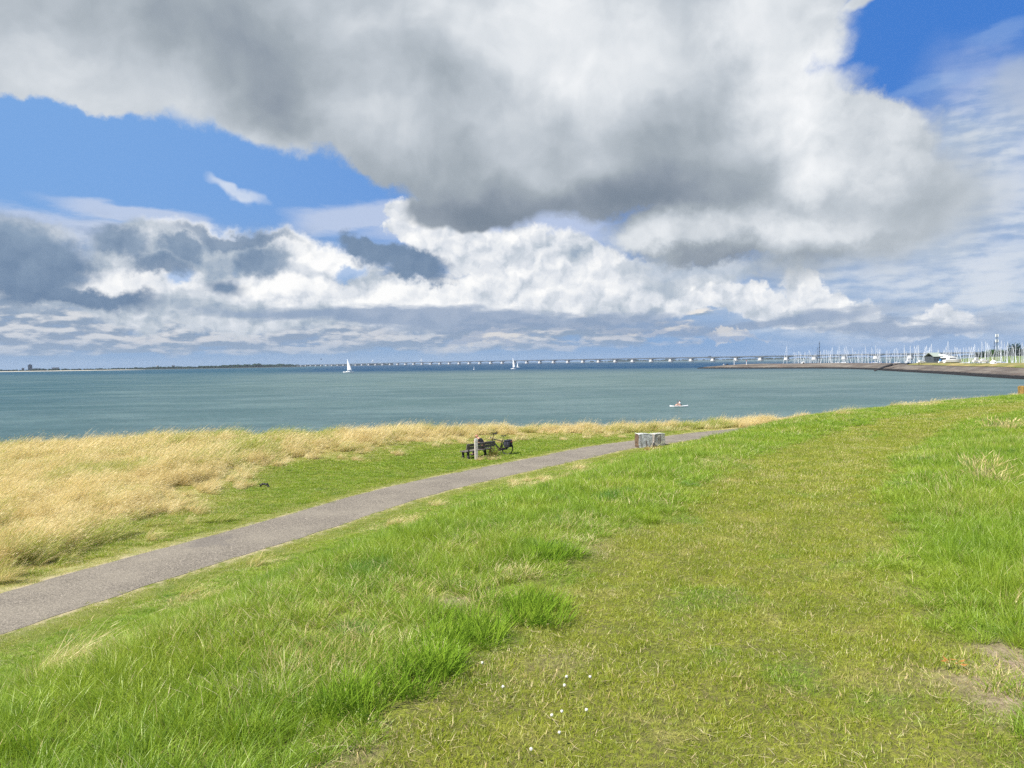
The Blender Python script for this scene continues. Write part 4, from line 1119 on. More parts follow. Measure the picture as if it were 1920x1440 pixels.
# ------------------------------------------------------------------ the marina
V1 = yacht('moored_yacht', 'x', (0, 0, 0), 0, 9.5, 12.5, 'none', 'moored yachts in the marina', True, mastd=0.15)
V2 = yacht('moored_yacht', 'x', (0, 0, 0), 0, 11.5, 12.5, 'none', 'moored yachts in the marina', False, mastd=0.17)
V3 = yacht('moored_yacht', 'x', (0, 0, 0), 0, 8.0, 12.5, 'none', 'moored yachts in the marina', True, mastd=0.13)
MASTS = [(1475.3, 648), (1489, 660), (1492.4, 660), (1497.5, 658), (1501, 661), (1509.6, 659), (1513.6, 663), (1517.2, 657), (1520.5, 661), (1526.4, 664), (1529.6, 663),
 (1538.7, 658), (1545.3, 655), (1549.5, 656), (1553.7, 656), (1557.5, 657), (1560.6, 651), (1566.5, 664), (1571.5, 656), (1573.5, 648), (1580.7, 661),
 (1583.2, 651), (1586.5, 649), (1589.4, 657), (1598.3, 652), (1603.3, 659), (1608.4, 661), (1610.2, 656), (1615, 662), (1617.3, 657), (1622.6, 648), (1628, 661), (1634.3, 651),
 (1641.5, 647), (1645.2, 653), (1648.5, 651), (1650.4, 654), (1661.6, 658), (1663.4, 656), (1667.4, 656), (1677.3, 654), (1680.6, 651), (1683.5, 654), (1689.3, 662), (1695.5, 646),
 (1699.5, 658), (1706.8, 649), (1714.5, 648), (1719.6, 647), (1722.5, 648), (1731.6, 660), (1734.5, 650), (1737.4, 648), (1739.5, 656), (1742.8, 651), (1746.6, 645), (1759.5, 654),
 (1770.3, 655), (1774.2, 650), (1777.8, 638), (1780.5, 657), (1783.6, 656), (1790.3, 649), (1794.4, 651), (1800.5, 654), (1807, 651), (1811.4, 651), (1817.2, 650), (1821.4, 649),
 (1824.7, 650), (1827.8, 645), (1834.4, 652), (1840.8, 640), (1848.3, 641), (1852, 642), (1854.4, 646), (1867.8, 648), (1871.7, 646), (1875.5, 650), (1877.5, 639), (1883.3, 641),
 (1887.5, 648), (1889.6, 641), (1897.5, 647), (1899.8, 650), (1904.4, 644), (1911.5, 652), (1916.4, 642), (1918.9, 650)]
ONES = ['', 'first', 'second', 'third', 'fourth', 'fifth', 'sixth', 'seventh', 'eighth', 'ninth', 'tenth', 'eleventh', 'twelfth', 'thirteenth', 'fourteenth', 'fifteenth',
        'sixteenth', 'seventeenth', 'eighteenth', 'nineteenth']
TENS = {20: ('twentieth', 'twenty'), 30: ('thirtieth', 'thirty'), 40: ('fortieth', 'forty'), 50: ('fiftieth', 'fifty'), 60: ('sixtieth', 'sixty'), 70: ('seventieth', 'seventy'), 80: ('eightieth', 'eighty')}
def ordinal(n):
    if n < 20: return ONES[n]
    return TENS[n // 10 * 10][0] if n % 10 == 0 else TENS[n // 10 * 10][1] + ' ' + ONES[n % 10]
rn = random.Random(3)
for i, (px, yt) in enumerate(MASTS):
    src = (V1, V2, V3)[i % 3]
    dep = rn.uniform(600, 700) if px < 1690 else rn.uniform(455, 560)
    top = at(px, yt, dep); sc = (top.z) / 13.6
    rz = rn.choice([0.15, 3.3, 1.0, -0.6]) + rn.uniform(-.25, .25)
    L_ = (9.5, 11.5, 8.0)[i % 3]; xm = L_ * .10
    loc = (top.x - xm * math.cos(rz), top.y - xm * math.sin(rz), 0)
    lab = 'moored yacht with bare mast, ' + ordinal(i + 1) + ' from the left in the marina'
    if px == 1475.3: lab = 'moored yacht with a tall lone mast, first at the left end of the marina'
    if px == 1777.8: lab = 'moored yacht with the tallest white mast, beside the white motor cruiser'
    if i < 3:
        src.location = loc; src.rotation_euler = (0, 0, rz); src.scale = (1, 1, sc); src['label'] = lab
    else: dup(src, loc, rz, (1, 1, sc), lab)

def dark_mast(px, yt, w, label, dep):
    top = at(px, yt, dep); t = thing('traditional_ship', label, 'ship', (top.x, top.y, 0), .3)
    hull_mesh(17, 4.6, 1.6).build('hull', M['darkpole'], t, True)
    m_ = MB(); m_.tube([(0, 0, 1), (0, 0, top.z)], [w, w * .5], 8)
    for q in (.45, .6, .75, .9): m_.tube([(0, 0, top.z * q), (0, 0, top.z * q + .5)], w * 1.5, 8)
    m_.build('mast', M['darkpole'], t)
    r = MB()
    for x in (-8, 8): r.tube([(x, 0, 1.8), (0, 0, top.z * .95)], .03, 3)
    r.build('rigging', M['darkpole'], t)
dark_mast(1536.3, 640, .30, 'old ship with a tall dark mast, darkest mast at the left of the marina', 640)
dark_mast(1533.2, 651, .15, 'old ship with a thin short dark mast beside the tall dark mast', 655)
dark_mast(1864.5, 639, .20, 'old ship with a dark mast left of the radio tower', 540)

def radio_tower():
    p = at(1869.3, 625, 700); t = thing('radio_tower', 'slim blue grey radio tower with two clusters of white antennas behind the marina', 'radio tower', (p.x, p.y, 3))
    h = p.z - 3
    s = MB(); s.tube([(0, 0, 0), (0, 0, h * .72), (0, 0, h)], [.75, .35, .2], 10); s.build('pole', M['steelblue'], t)
    for q in (.66, .86):
        a = MB(); a.tube([(0, 0, h * q), (0, 0, h * q + .12)], 1.3, 14); a.build('platform', M['steelblue'], t)
        for k in range(4):
            d = k * math.pi / 2 + .4
            b = MB(); b.box((1.2 * math.cos(d), 1.2 * math.sin(d), h * q + 1.5), (.55, .55, 2.6), bev=.1); b.build('antenna', M['white'], t)
radio_tower()

def tree(name, label, px, ytop, depth, h, wr, zb, seed, mat=None):
    mat = mat or LEAF
    top = at(px, ytop, depth); t = thing(name, label, 'tree', (top.x, top.y, zb)); h = top.z - zb; r = random.Random(seed)
    tk = MB(); tk.tube([(0, 0, -.5), (.1, 0, h * .3), (.2, .1, h * .75)], [h * .045, h * .032, h * .01], 8); lm = []
    for k in range(7):
        a = r.uniform(0, 6.28); z0 = h * r.uniform(.2, .5); e = (wr * .6 * math.cos(a), wr * .6 * math.sin(a), z0 + h * .3)
        tk.tube([(.1, 0, z0), (e[0] * .5, e[1] * .5, z0 + h * .18), e], [h * .018, h * .012, h * .004], 5)
    tk.build('trunk', BARK, t)
    c = MB(); cl = [(r.gauss(0, wr * .45), r.gauss(0, wr * .45), h * r.uniform(.3, .92), r.uniform(.22, .42) * wr) for _ in range(26)]
    for x, y, z, q in cl:
        k_ = 1 - .55 * max(0, z / h - .6) / .4; x *= k_; y *= k_
        for _ in range(60):
            d = Vector((r.gauss(0, 1), r.gauss(0, 1), r.gauss(0, .8))).normalized() * q * r.uniform(.5, 1.08)
            p = Vector((x, y, z)) + d; u = Vector((r.gauss(0, 1), r.gauss(0, 1), r.gauss(0, 1))).normalized(); v = u.orthogonal().normalized(); s_ = h * .045
            c.add([p - u * s_, p + v * s_ * .7, p + u * s_, p - v * s_ * .7], [(0, 1, 2, 3)])
    me = bpy.data.meshes.new('crown'); me.from_pydata([tuple(v) for v in c.v], [], c.f); me.materials.append(mat)
    o = bpy.data.objects.new('crown', me); COL.objects.link(o); o.parent = t
    return t
for k, (px, yt, dp_, wr, nm, lb, mt) in enumerate([
    (1845, 659.5, 650, 4.0, 'bush', 'low bush at the left end of the trees behind the marina', LEAFD), (1857, 656.5, 650, 5.5, 'tree', 'broad low green tree just left of the radio tower', LEAF),
    (1867, 655.0, 660, 5.5, 'tree', 'bushy green tree right behind the foot of the radio tower', LEAF), (1876, 656.5, 660, 5.0, 'tree', 'dark rounded tree just right of the radio tower', LEAFD),
    (1885, 657, 660, 4.6, 'tree', 'dark low tree between the radio tower and the largest tree', LEAFD), (1901, 646.5, 640, 9.0, 'tree', 'largest dark tree behind the marina masts', LEAFD),
    (1914, 655, 640, 5.5, 'tree', 'dark tree right of the largest tree at the picture edge', LEAFD), (1926, 653, 640, 6.5, 'tree', 'green tree cut off by the right edge of the picture', LEAF),
    (1834, 661, 660, 3.6, 'bush', 'small far bush above the white covered boats', LEAFD)]):
    tree(nm, lb, px, yt, dp_, 10, wr, 1.5, 60 + k, mt)

# sheds, cruiser and covered boats on the quay
def shed(name, label, px0, px1, yt, dep, wm_, rm, cat='shed', dpt=9, zb=3.3, gable='y'):
    a = at(px0, 675, dep); b = at(px1, 675, dep); w = (b - a).length; c = (a + b) / 2
    t = thing(name, label, cat, (c.x, c.y, zb), math.atan2(b.y - a.y, b.x - a.x)); H = at((px0 + px1) / 2, yt, dep).z - zb; hw = H * .66
    s = MB(); s.box((0, 0, hw / 2), (w, dpt, hw)); s.build('wall', wm_, t)
    r = MB(); e = .3
    r.loft([[(x, -dpt / 2 - e, hw), (x, 0, H), (x, dpt / 2 + e, hw), (x, dpt / 2 + e, hw - .2), (x, 0, H - .25), (x, -dpt / 2 - e, hw - .2)] for x in (-w / 2 - e, w / 2 + e)]); r.build('roof', rm, t)
    d = MB(); d.box((w * .18, -dpt / 2 - .04, hw * .42), (w * .22, .1, hw * .84)); d.build('door', M['darkpole'], t)
    for k in (-.36, -.12): 
        q = MB(); q.box((w * k, -dpt / 2 - .04, hw * .6), (w * .12, .1, hw * .3)); q.build('window', M['darkglass'], t)
    return t
shed('long_shed', 'long dark boarded shed with pale green roof behind the yachts', 1742, 1759, 661, 415, M['walldark'], M['roofpale'])
shed('white_shed', 'small dark shed with white gable roof behind the blue tarpaulin boat', 1760.5, 1770, 664.5, 412, M['walldark'], M['alu'], dpt=4)
def motor_cruiser(name, label, px, zb, dep, L, H, rz=0.0, cover=None):
    p = at(px, 675, dep); t = thing(name, label, 'motor boat', (p.x, p.y, zb), rz); B = L * .3; st = 0.9 if zb > 1 else 0
    h = MB(); secs = []
    for i in range(11):
        q = i / 10; x = -L / 2 + L * q; b = B / 2 * (1 - max(0, (q - .5) / .5) ** 2.2); b = max(.04, b); f = H * (.42 + .12 * q)
        secs.append([(x, -b, f + st), (x, -b * .85, H * .12 + st), (x, 0, st), (x, b * .85, H * .12 + st), (x, b, f + st)])
    h.loft(secs); h.build('hull', M['white'], t, True)
    c = MB(); c.box((-L * .08, 0, H * .60 + st), (L * .5, B * .78, H * .36), bev=.15, taper=.9); c.box((-L * .12, 0, H * .86 + st), (L * .28, B * .6, H * .16), bev=.1)
    c = c.build('cabin', cover or M['white'], t)
    w = MB()
    for s in (-1, 1): w.box((-L * .06, s * B * .375, H * .62 + st), (L * .38, .06, H * .14), bev=.03)
    w.build('window', M['darkglass'], c)
    if st:
        f = MB()
        for x in (-.3, .05, .3):
            for s in (-1, 1): f.tube([(L * x, s * B * .42, 0), (L * x, s * B * .2, st + H * .1)], .08, 6)
        f.build('cradle', M['darkpole'], t)
motor_cruiser('motor_cruiser', 'large white motor cruiser standing ashore with dark cabin windows', 1786, 3.3, 380, 8.8, 3.6, .1)
motor_cruiser('motor_cruiser', 'boat ashore under a sky blue tarpaulin between shed and white cruiser', 1764.5, 3.3, 392, 3.0, 2.0, .3, M['skyblue'])
motor_cruiser('motor_cruiser', 'low white boat ashore at the left of the long shed', 1728, 3.3, 402, 5.0, 1.6, .1)
motor_cruiser('motor_cruiser', 'white boat ashore with rounded top below the low bush', 1832, 3.3, 395, 4.6, 2.6, .2)
motor_cruiser('motor_cruiser', 'long white boat ashore left of the grey dome tent', 1845, 3.3, 390, 5.0, 1.9, .0)
motor_cruiser('motor_cruiser', 'white boat with dark window among the masts left of the marina sheds', 1704.5, 1.8, 520, 4.4, 4.4, .2)
def dome_tent():
    p = at(1862.5, 675, 385); t = thing('dome_tent', 'small white dome tent on the grass left of the radio tower', 'tent', (p.x, p.y, 3.3))
    b = MB(); b.loft([[(1.6 * math.cos(a) * math.cos(e), 1.6 * math.sin(a) * math.cos(e), 1.9 * math.sin(e)) for a in np.linspace(0, 6.283, 13)[:-1]] for e in np.linspace(0, 1.5, 6)])
    b.build('canopy', M['white'], t)
    d = MB(); d.box((0, -1.25, .55), (.8, .5, 1.0), bev=.1); d.build('door', M['darkpole'], t)
dome_tent()
# light beacons and small hut on the outer arm
def beacon(px, yt, dep, label, mat):
    p = at(px, yt, dep); t = thing('light_beacon', label, 'beacon', (p.x, p.y, 3.0)); h = p.z - 3
    b = MB(); b.tube([(0, 0, 0), (0, 0, h * .8)], [.22, .16], 8); b.build('post', M['white'], t)
    c = MB(); c.tube([(0, 0, h * .8), (0, 0, h)], [.34, .2], 8); c.build('lamp', mat, t)
beacon(1376.6, 674.0, 628, 'white beacon post near the tip of the breakwater', M['green'] if 'green' in M else M['steelblue'])
beacon(1399.6, 675.5, 612, 'shorter beacon post second from the tip of the breakwater', M['red'])
def hut():
    p = at(1505.3, 680, 575); t = thing('hut', 'tiny white hut with dark round doorway on top of the breakwater', 'hut', (p.x, p.y, 3.4))
    b = MB(); b.box((0, 0, .8), (1.9, 1.6, 1.6), bev=.3); b.build('wall', M['white'], t)
    d = MB(); d.tube([(0, -.85, .6), (0, -.78, .6)], .55, 12); d.build('door', M['black'], t)
hut()
# harbour piles at the head
for k, (px, yt) in enumerate([(1357, 681), (1363.5, 679.8)]):
    p = at(px, yt, 640); s = MB(); s.box((0, 0, -.5), (1.3 + k, .9, 1.2), bev=.25); s.box((.2, 0, .25), (.5, .5, .5), bev=.1)
    tag(s.build('mooring_block', M['concrete'] if k == 0 else M['darkpole'], loc=(p.x, p.y, 3.5)), ('pale' if k == 0 else 'dark') + ' block on the low tip of the breakwater', 'block')
# buoy
def buoy(px, py, label):
    p = on(px, py, 0); t = thing('buoy', label, 'buoy', p); b = MB(); b.tube([(0, 0, -.4), (0, 0, .5), (0, 0, .6), (0, 0, 2.4)], [.9, .8, .2, .15], 10); b.build('float', M['white'], t)
    c = MB(); c.ball((0, 0, 2.6), .35); c.build('topmark', M['sail'], t)
buoy(888.7, 692.8, 'tiny pale buoy left of the two close sailing boats')
# gull in the sky
def gull():
    p = at(602, 674, 260); t = thing('gull', 'lone dark bird flying low over the distant shore left of the nearest sailing boat', 'bird', p)
    b = MB(); b.tube([(-.28, 0, 0), (-.1, 0, .03), (.12, 0, .03), (.27, 0, 0)], [.02, .07, .065, .02], 8)
    for s in (-1, 1): b.add([(-.08, s * .04, .04), (.1, s * .04, .05), (.12, s * .42, .26), (-.02, s * .42, .25), (.02, s * .82, .12), (-.03, s * .80, .115)], [(0, 1, 2, 3), (3, 2, 4, 5)])
    b.build('body', M['darkpole'], t)
gull()

# ------------------------------------------------------------------ figures
def skin_chain(name, verts, edges, radii, mat, parent, root=0, sub=2):
    me = bpy.data.meshes.new(name); me.from_pydata([tuple(v) for v in verts], edges, [])
    me.materials.append(mat); o = bpy.data.objects.new(name, me); COL.objects.link(o); o.parent = parent
    o.modifiers.new('skin', 'SKIN').use_smooth_shade = True
    for i, r in enumerate(radii):
        s = me.skin_vertices[0].data[i]; s.radius = r if hasattr(r, '__len__') else (r, r); s.use_root = (i == root)
    m = o.modifiers.new('sub', 'SUBSURF'); m.levels = sub; m.render_levels = sub
    return o
def figure(name, label, loc, rz, J, shirt, trousers, hair=None, hairlen=0.0, sleeves=0.5, scale=1.0):
    """J: joint positions; builds one continuous body with fingers, then clothes and hair as children"""
    t = thing(name, label, 'person', loc, rz); t.scale = (scale,) * 3
    V = []; E_ = []; Rr = []
    def v(p, r, par=None):
        V.append(Vector(p)); Rr.append(r); i = len(V) - 1
        if par is not None: E_.append((par, i))
        return i
    pel = v(J['pelvis'], (.15, .12)); wa = v(J['waist'], (.135, .10), pel); ch = v(J['chest'], (.16, .11), wa); nb = v(J['neckb'], (.075, .07), ch); nk = v(J['neck'], .055, nb)
    hd = Vector(J['head']); fw = Vector(J['look']).normalized(); up = (hd - Vector(J['neck'])).normalized()
    h1 = v(hd - up * .04 + fw * .01, (.072, .082), nk); h2 = v(hd + up * .04, (.08, .09), h1); h3 = v(hd + up * .10, (.055, .06), h2)
    for s, k in ((1, 'l'), (-1, 'r')):
        m = lambda q: (J[q][k] if isinstance(J[q], dict) else (J[q][0], J[q][1] * s, J[q][2]))
        sh = v(m('shoulder'), .062, ch); el = v(m('elbow'), .042, sh); wr = v(m('wrist'), .026, el)
        hp = Vector(m('hand')); wv = Vector(m('wrist')); d = (hp - wv).normalized(); pm = v(wv + d * .05, (.04, .02), wr)
        side = d.cross(Vector((0, 0, 1))).normalized()
        for f, (o, ln) in enumerate(((-.030, .070), (-.010, .080), (.010, .075), (.030, .058))):
            a = v(wv + d * .085 + side * o, .010, pm); b = v(wv + d * (.085 + ln * .5) + side * o * 1.1 + Vector((0, 0, -.012)), .009, a); v(wv + d * (.085 + ln * .85) + side * o + Vector((0, 0, -.035)), .0075, b)
        a = v(wv + d * .04 + side * .045 * s, .011, pm); v(wv + d * .085 + side * .06 * s + Vector((0, 0, -.01)), .009, a)
        hi = v(m('hip'), .085, pel); kn = v(m('knee'), .058, hi); an = v(m('ankle'), .038, kn); v(m('heel'), .022, an); v(Vector(m('ankle')).lerp(Vector(m('toe')), .7), (.025, .02), an)
    body = skin_chain('body', V, E_, Rr, M['skin'], t)
    # face: eyes, nose, mouth, ears
    sd = fw.cross(up).normalized(); f_ = MB()
    for s in (-1, 1): f_.ball(hd + fw * .082 + sd * s * .032 + up * .035, .012, 8, 6)
    f_.build('eyes', M['darkpole'], t)
    n_ = MB(); n_.tube([hd + fw * .085 + up * .04, hd + fw * .108 + up * .005, hd + fw * .088 - up * .004], [.008, .014, .01], 6)
    for s in (-1, 1): n_.ball(hd + sd * s * .084 + up * .02, (.014, .022, .03), 8, 6)
    n_.build('nose_and_ears', M['skin'], t)
    mo = MB(); mo.tube([hd + fw * .088 - up * .035 + sd * .022, hd + fw * .094 - up * .036, hd + fw * .088 - up * .035 - sd * .022], .006, 5); mo.build('mouth', M['red'], t)
    if hair:
        hr = MB(); c = hd + up * .045 - fw * .014
        for i in range(9):
            pass
        rings = []
        for e in np.linspace(-.35, 1.5, 8):
            row = []
            for a in np.linspace(0, 2 * math.pi, 17)[:-1]:
                q = sd * math.sin(a) * .092 + (-fw) * math.cos(a) * .104
                if e < .2 and math.cos(a) < 0.1: q *= .86
                row.append(c + q * math.cos(e) + up * math.sin(e) * .092)
            rings.append(row)
        hr.loft(rings); hr.build('hair', hair, t, True)
        if hairlen: 
            p_ = MB(); p_.tube([c - fw * .08, c - fw * .13 - up * .08, c - fw * .11 - up * .08 - up * hairlen], [.05, .045, .02], 8); p_.build('ponytail', hair, t, True)
    # clothes
    g = 1.13
    P_ = lambda q, s, k: (J[q][k] if isinstance(J[q], dict) else (J[q][0], J[q][1] * s, J[q][2]))
    vs = [J['waist'], J['chest'], J['neckb'], Vector(J['pelvis']).lerp(Vector(J['waist']), .35)]; es = [(0, 1), (1, 2), (0, 3)]; rr = [(.155, .12), (.18, .125), (.088, .08), (.165, .13)]
    for s, k in ((1, 'l'), (-1, 'r')):
        i = len(vs); sh = Vector(P_('shoulder', s, k)); el = Vector(P_('elbow', s, k)); vs += [sh, sh.lerp(el, sleeves * .55), sh.lerp(el, sleeves)]; es += [(1, i), (i, i + 1), (i + 1, i + 2)]; rr += [.075, .066, .060]
    skin_chain('shirt', vs, es, rr, shirt, t, 1)
    vs = [J['pelvis'], Vector(J['pelvis']).lerp(Vector(J['waist']), .5)]; es = [(0, 1)]; rr = [(.19, .165), (.165, .135)]
    for s, k in ((1, 'l'), (-1, 'r')):
        i = len(vs); hi, kn, an = (Vector(P_(q, s, k)) for q in ('hip', 'knee', 'ankle')); vs += [hi, hi.lerp(kn, .5), kn, kn.lerp(an, .5), kn.lerp(an, 1.0)]
        es += [(0, i), (i, i + 1), (i + 1, i + 2), (i + 2, i + 3), (i + 3, i + 4)]; rr += [.100, .09, .074, .066, .058]
    skin_chain('trousers', vs, es, rr, trousers, t, 0)
    for s, k in ((1, 'l'), (-1, 'r')):
        b = MB(); h_, e_ = Vector(P_('heel', s, k)), Vector(P_('toe', s, k)); b.tube([h_ - (e_ - h_) * .1, h_ + Vector((0, 0, .02)), h_.lerp(e_, .5) + Vector((0, 0, .01)), e_, e_ + (e_ - h_) * .12], [.03, .062, .064, .060, .03], 10)
        b.build('shoe', M['blackcloth'], t, True)
    return t

# ------------------------------------------------------------------ bench, man, post
def gz(x, y): return zat(x, y)
bp0 = on(875.0, 861.5, Z_SHELF + .05); bdir = Vector((math.cos(R(49)), math.sin(R(49)), 0)); bf = Vector((-bdir.y, bdir.x, 0))
bench_c = Vector((-1.93, 45.45, 0)); bench_c.z = gz(bench_c.x, bench_c.y) + .02
def bench():
    t = thing('park_bench', 'weathered dark wooden bench facing the water beside the path', 'bench', bench_c, R(49))
    L_ = 2.35                                   # local x along the bench, y towards the sitter's front (the water)
    for k, y in enumerate((.10, .24, .38, .52)):
        b = MB(); b.box((0, y, .43), (L_, .125, .045), bev=.008); b.build('seat_plank', M['wood'], t)
    Mt = Matrix.Translation((0, -.03, .62)) @ Matrix.Rotation(R(12), 4, 'X')
    for z in (.02, .20):
        b = MB(); b.box((0, 0, z), (L_ + .1, .045, .155), M=Mt, bev=.008); b.build('backrest', M['wood'], t)
    for x in (-.95, .95):
        b = MB(); b.box((x, .08, .20), (.11, .13, .46), bev=.01); b.box((x, .50, .20), (.11, .11, .40), bev=.01); b.box((x, .29, .385), (.10, .56, .05), bev=.006)
        b.box((x, .035, .62), (.09, .05, .56), M=Matrix.Translation((0, 0.0, 0)), bev=.008); b.build('leg', M['darkwood'], t)
bench()
J1 = dict(pelvis=(0, 0, .55), waist=(.03, 0, .74), chest=(.17, 0, .95), neckb=(.30, 0, 1.06), neck=(.34, 0, 1.09), head=(.42, 0, 1.16), look=(1, .0, -.75),
          shoulder=(.20, .185, 1.00), elbow=(.34, .25, .74), wrist=(.52, .10, .84), hand=(.62, .05, .90), hip=(.02, .10, .53), knee=(.47, .15, .53), ankle=(.66, .13, .12), heel=(.63, .13, .05), toe=(.82, .15, .06))
sit = bench_c + bdir * .55 + bf * .26; sit.z = bench_c.z
man = figure('person', 'person in a black shirt and dark trousers hunched forward on the bench, looking down', sit, R(49 + 90 + 18), J1, M['blackcloth'], M['greycloth'], M['ginger'])
ph = MB(); ph.box((0, 0, 0), (.012, .075, .155), bev=.006); o = ph.build('phone', M['darkglass'], None)
hm_ = Matrix.Translation(sit) @ Matrix.Rotation(R(157), 4, 'Z'); o.location = hm_ @ Vector((.63, 0, .93)); o.rotation_euler = (0, R(-35), R(157)); tag(o, 'small dark phone held up in both hands of the person on the bench', 'phone')

pw = on(893.3, 860.5, Z_SHELF + .05)
def post(name, label, p, w, h, mat, tilt=0.0, seed=1, cat='post'):
    b = MB(); r = random.Random(seed); secs = []
    for z, k in ((-.2, 1.0), (h * .3, 1.0), (h * .6, .97), (h * .93, .98), (h, .86)):
        secs.append([(w / 2 * k * sx * r.uniform(.94, 1.04) + tilt * z, w / 2 * k * sy * r.uniform(.94, 1.04), z + (r.uniform(-.02, .02) if z == h else 0)) for sx, sy in ((-1, -1), (.0, -1.08), (1, -1), (1.08, 0), (1, 1), (0, 1.08), (-1, 1), (-1.08, 0))])
    b.loft(secs); o = b.build(name, mat, loc=p); o.rotation_euler = (0, 0, R(20)); return tag(o, label, cat)
post('wooden_post', 'bleached grey square post standing in front of the bench', Vector((pw.x, pw.y, gz(pw.x, pw.y))), .165, 1.24, M['greywood'], -.012)
_q = at(1917.8, 730, 41.0); p2 = Vector((_q.x, _q.y, 0)); p2.z = gz(p2.x, p2.y)
post('mossy_post', 'short stout post with ochre lichen on the crest at the right edge', p2, .34, .66, M['mosswood'], 0, 5)

# ------------------------------------------------------------------ bicycle
def bicycle():
    ra = on(949.8, 850.0, Z_SHELF + .08); head = Vector((-.90, .43, 0)).normalized()
    c = ra + head * .5; c.z = gz(c.x, c.y) + .0
    t = thing('bicycle', 'black touring bicycle with rear panniers parked behind the bench', 'bicycle', c, math.atan2(head.y, head.x))
    t.scale = (1.10,) * 3
    r = .355; RA = (-.50, 0, r); FA = (.65, 0, r); BB = (-.04, 0, .29); ST = (-.22, 0, .80); HT = (.37, 0, .93); HB = (.43, 0, .70)
    f = MB(); f.tube([BB, ST], .025); f.tube([(-.19, 0, .74), (.385, 0, .86)], .027); f.tube([(-.02, 0, .31), (.42, 0, .74)], [.045, .040], 10); f.tube([HB, HT], .024)
    for s in (-1, 1):
        f.tube([(RA[0], s * .065, r), (BB[0] - .04, s * .035, .29)], .011, 6); f.tube([(RA[0], s * .065, r), (-.20, s * .02, .74)], .010, 6)
    f.ball((-.03, 0, .29), (.095, .055, .085), 12, 8)
    f.build('frame', M['frame'], t, True)
    turn = Matrix.Translation(FA) @ Matrix.Translation((-.25, 0, .5)) @ Matrix.Rotation(R(22), 4, 'Z') @ Matrix.Translation((.25, 0, -.5)) @ Matrix.Translation(Vector(FA) * -1)
    k = MB()
    for s in (-1, 1): k.tube([(.65, s * .055, r), (.45, s * .05, .70)], .014, 6, M=turn)
    k.tube([(.45, -.055, .70), (.45, .055, .70)], .02, 6, M=turn); k.build('fork', M['frame'], t, True)
    for A, MM in ((RA, None), (FA, turn)):
        w = MB(); w.ring(A, r - .02, .025, n=40, k=6, M=MM); w = w.build('wheel', M['black'], t, True)
        q = MB(); q.ring(A, r - .045, .010, n=40, k=5, M=MM); q.build('rim', M['pannier'], w)
        q = MB(); q.tube([(A[0], -.05, A[2]), (A[0], .05, A[2])], .025, 8, M=MM)
        for i in range(24):
            a = i * math.pi / 12; q.tube([(A[0] + .02 * math.cos(a + 1.2), .03 * (-1) ** i, A[2] + .02 * math.sin(a + 1.2)), (A[0] + (r - .05) * math.cos(a), 0, A[2] + (r - .05) * math.sin(a))], .0016, 3, M=MM)
        q.build('spokes', M['chrome'], w)
        g = MB(); pts = [(A[0] + (r + .022) * math.cos(a), 0, A[2] + (r + .022) * math.sin(a)) for a in np.linspace(R(8 if A is FA else -12), R(165 if A is FA else 175), 16)]
        g.loft([[(p[0], -.028, p[2]), (p[0], .028, p[2]), (p[0] * 1, .022, p[2] + .006), (p[0], -.022, p[2] + .006)] for p in pts], M=MM); g.build('mudguard', M['frame'], t)
    s_ = MB(); s_.tube([(-.22, 0, .78), (-.27, 0, 1.0)], .014); s_.build('seat_post', M['frame'], t)
    s_ = MB(); s_.loft([[(x, -w, z - .02), (x, w, z - .02), (x, w * .9, z + .025), (x, -w * .9, z + .025)] for x, w, z in ((-.42, .05, 1.05), (-.38, .085, 1.05), (-.27, .07, 1.035), (-.16, .025, 1.035), (-.12, .015, 1.03))]); s_.build('saddle', M['black'], t, True)
    h = MB(); h.tube([(.37, 0, .92), (.35, 0, 1.10), (.40, 0, 1.13)], .022, M=turn); h.tube([(.16, -.31, 1.16), (.30, -.27, 1.15), (.41, -.10, 1.13), (.41, .10, 1.13), (.30, .27, 1.15), (.16, .31, 1.16)], .017, M=turn)
    h = h.build('handlebar', M['frame'], t, True)
    for s in (-1, 1):
        g = MB(); g.tube([(.27, s * .28, 1.152), (.15, s * .312, 1.162)], .028, M=turn); g.tube([(.15, s * .312, 1.16), (.19, s * .33, 1.25)], .014, M=turn); g.build('grip', M['black'], h)
    g = MB(); g.tube([(.34, -.2, 1.17), (.35, -.2, 1.28)], .006, 5, M=turn); g.ball((.34, -.2, 1.31), (.015, .05, .035), M=turn); g.build('mirror', M['black'], h)
    cb = MB(); cb.tube([(.42, .05, 1.12), (.52, .06, 1.02), (.50, .03, .88), (.44, .0, .78)], .006, 5, M=turn); cb.build('cables', M['black'], t)
    l = MB(); l.tube([(.46, 0, .93), (.53, 0, .93)], [.02, .035], 10, M=turn); l.build('headlight', M['chrome'], t)
    rk = MB()
    for s in (-1, 1):
        rk.tube([(-.18, s * .06, .80), (-.30, s * .06, .775), (-.74, s * .06, .775)], .006, 5); rk.tube([(-.70, s * .06, .775), (-.50, s * .07, .36)], .006, 5); rk.tube([(-.45, s * .06, .775), (-.50, s * .07, .36)], .006, 5)
    for x in (-.35, -.5, -.65, -.74): rk.tube([(x, -.06, .775), (x, .06, .775)], .005, 5)
    rk.build('rack', M['frame'], t)
    for s in (-1, 1):
        b = MB(); b.box((-.56, s * .165, .60), (.33, .155, .36), bev=.035, taper=1.05); b.box((-.56, s * .165, .80), (.35, .17, .07), bev=.03)
        b = b.build('pannier', M['pannier'], t, True)
        p_ = MB(); p_.box((-.56, s * .25, .62), (.035, .012, .30)); p_.box((-.56, s * .245, .52), (.22, .03, .14), bev=.01); p_.build('strap', M['black'], b)
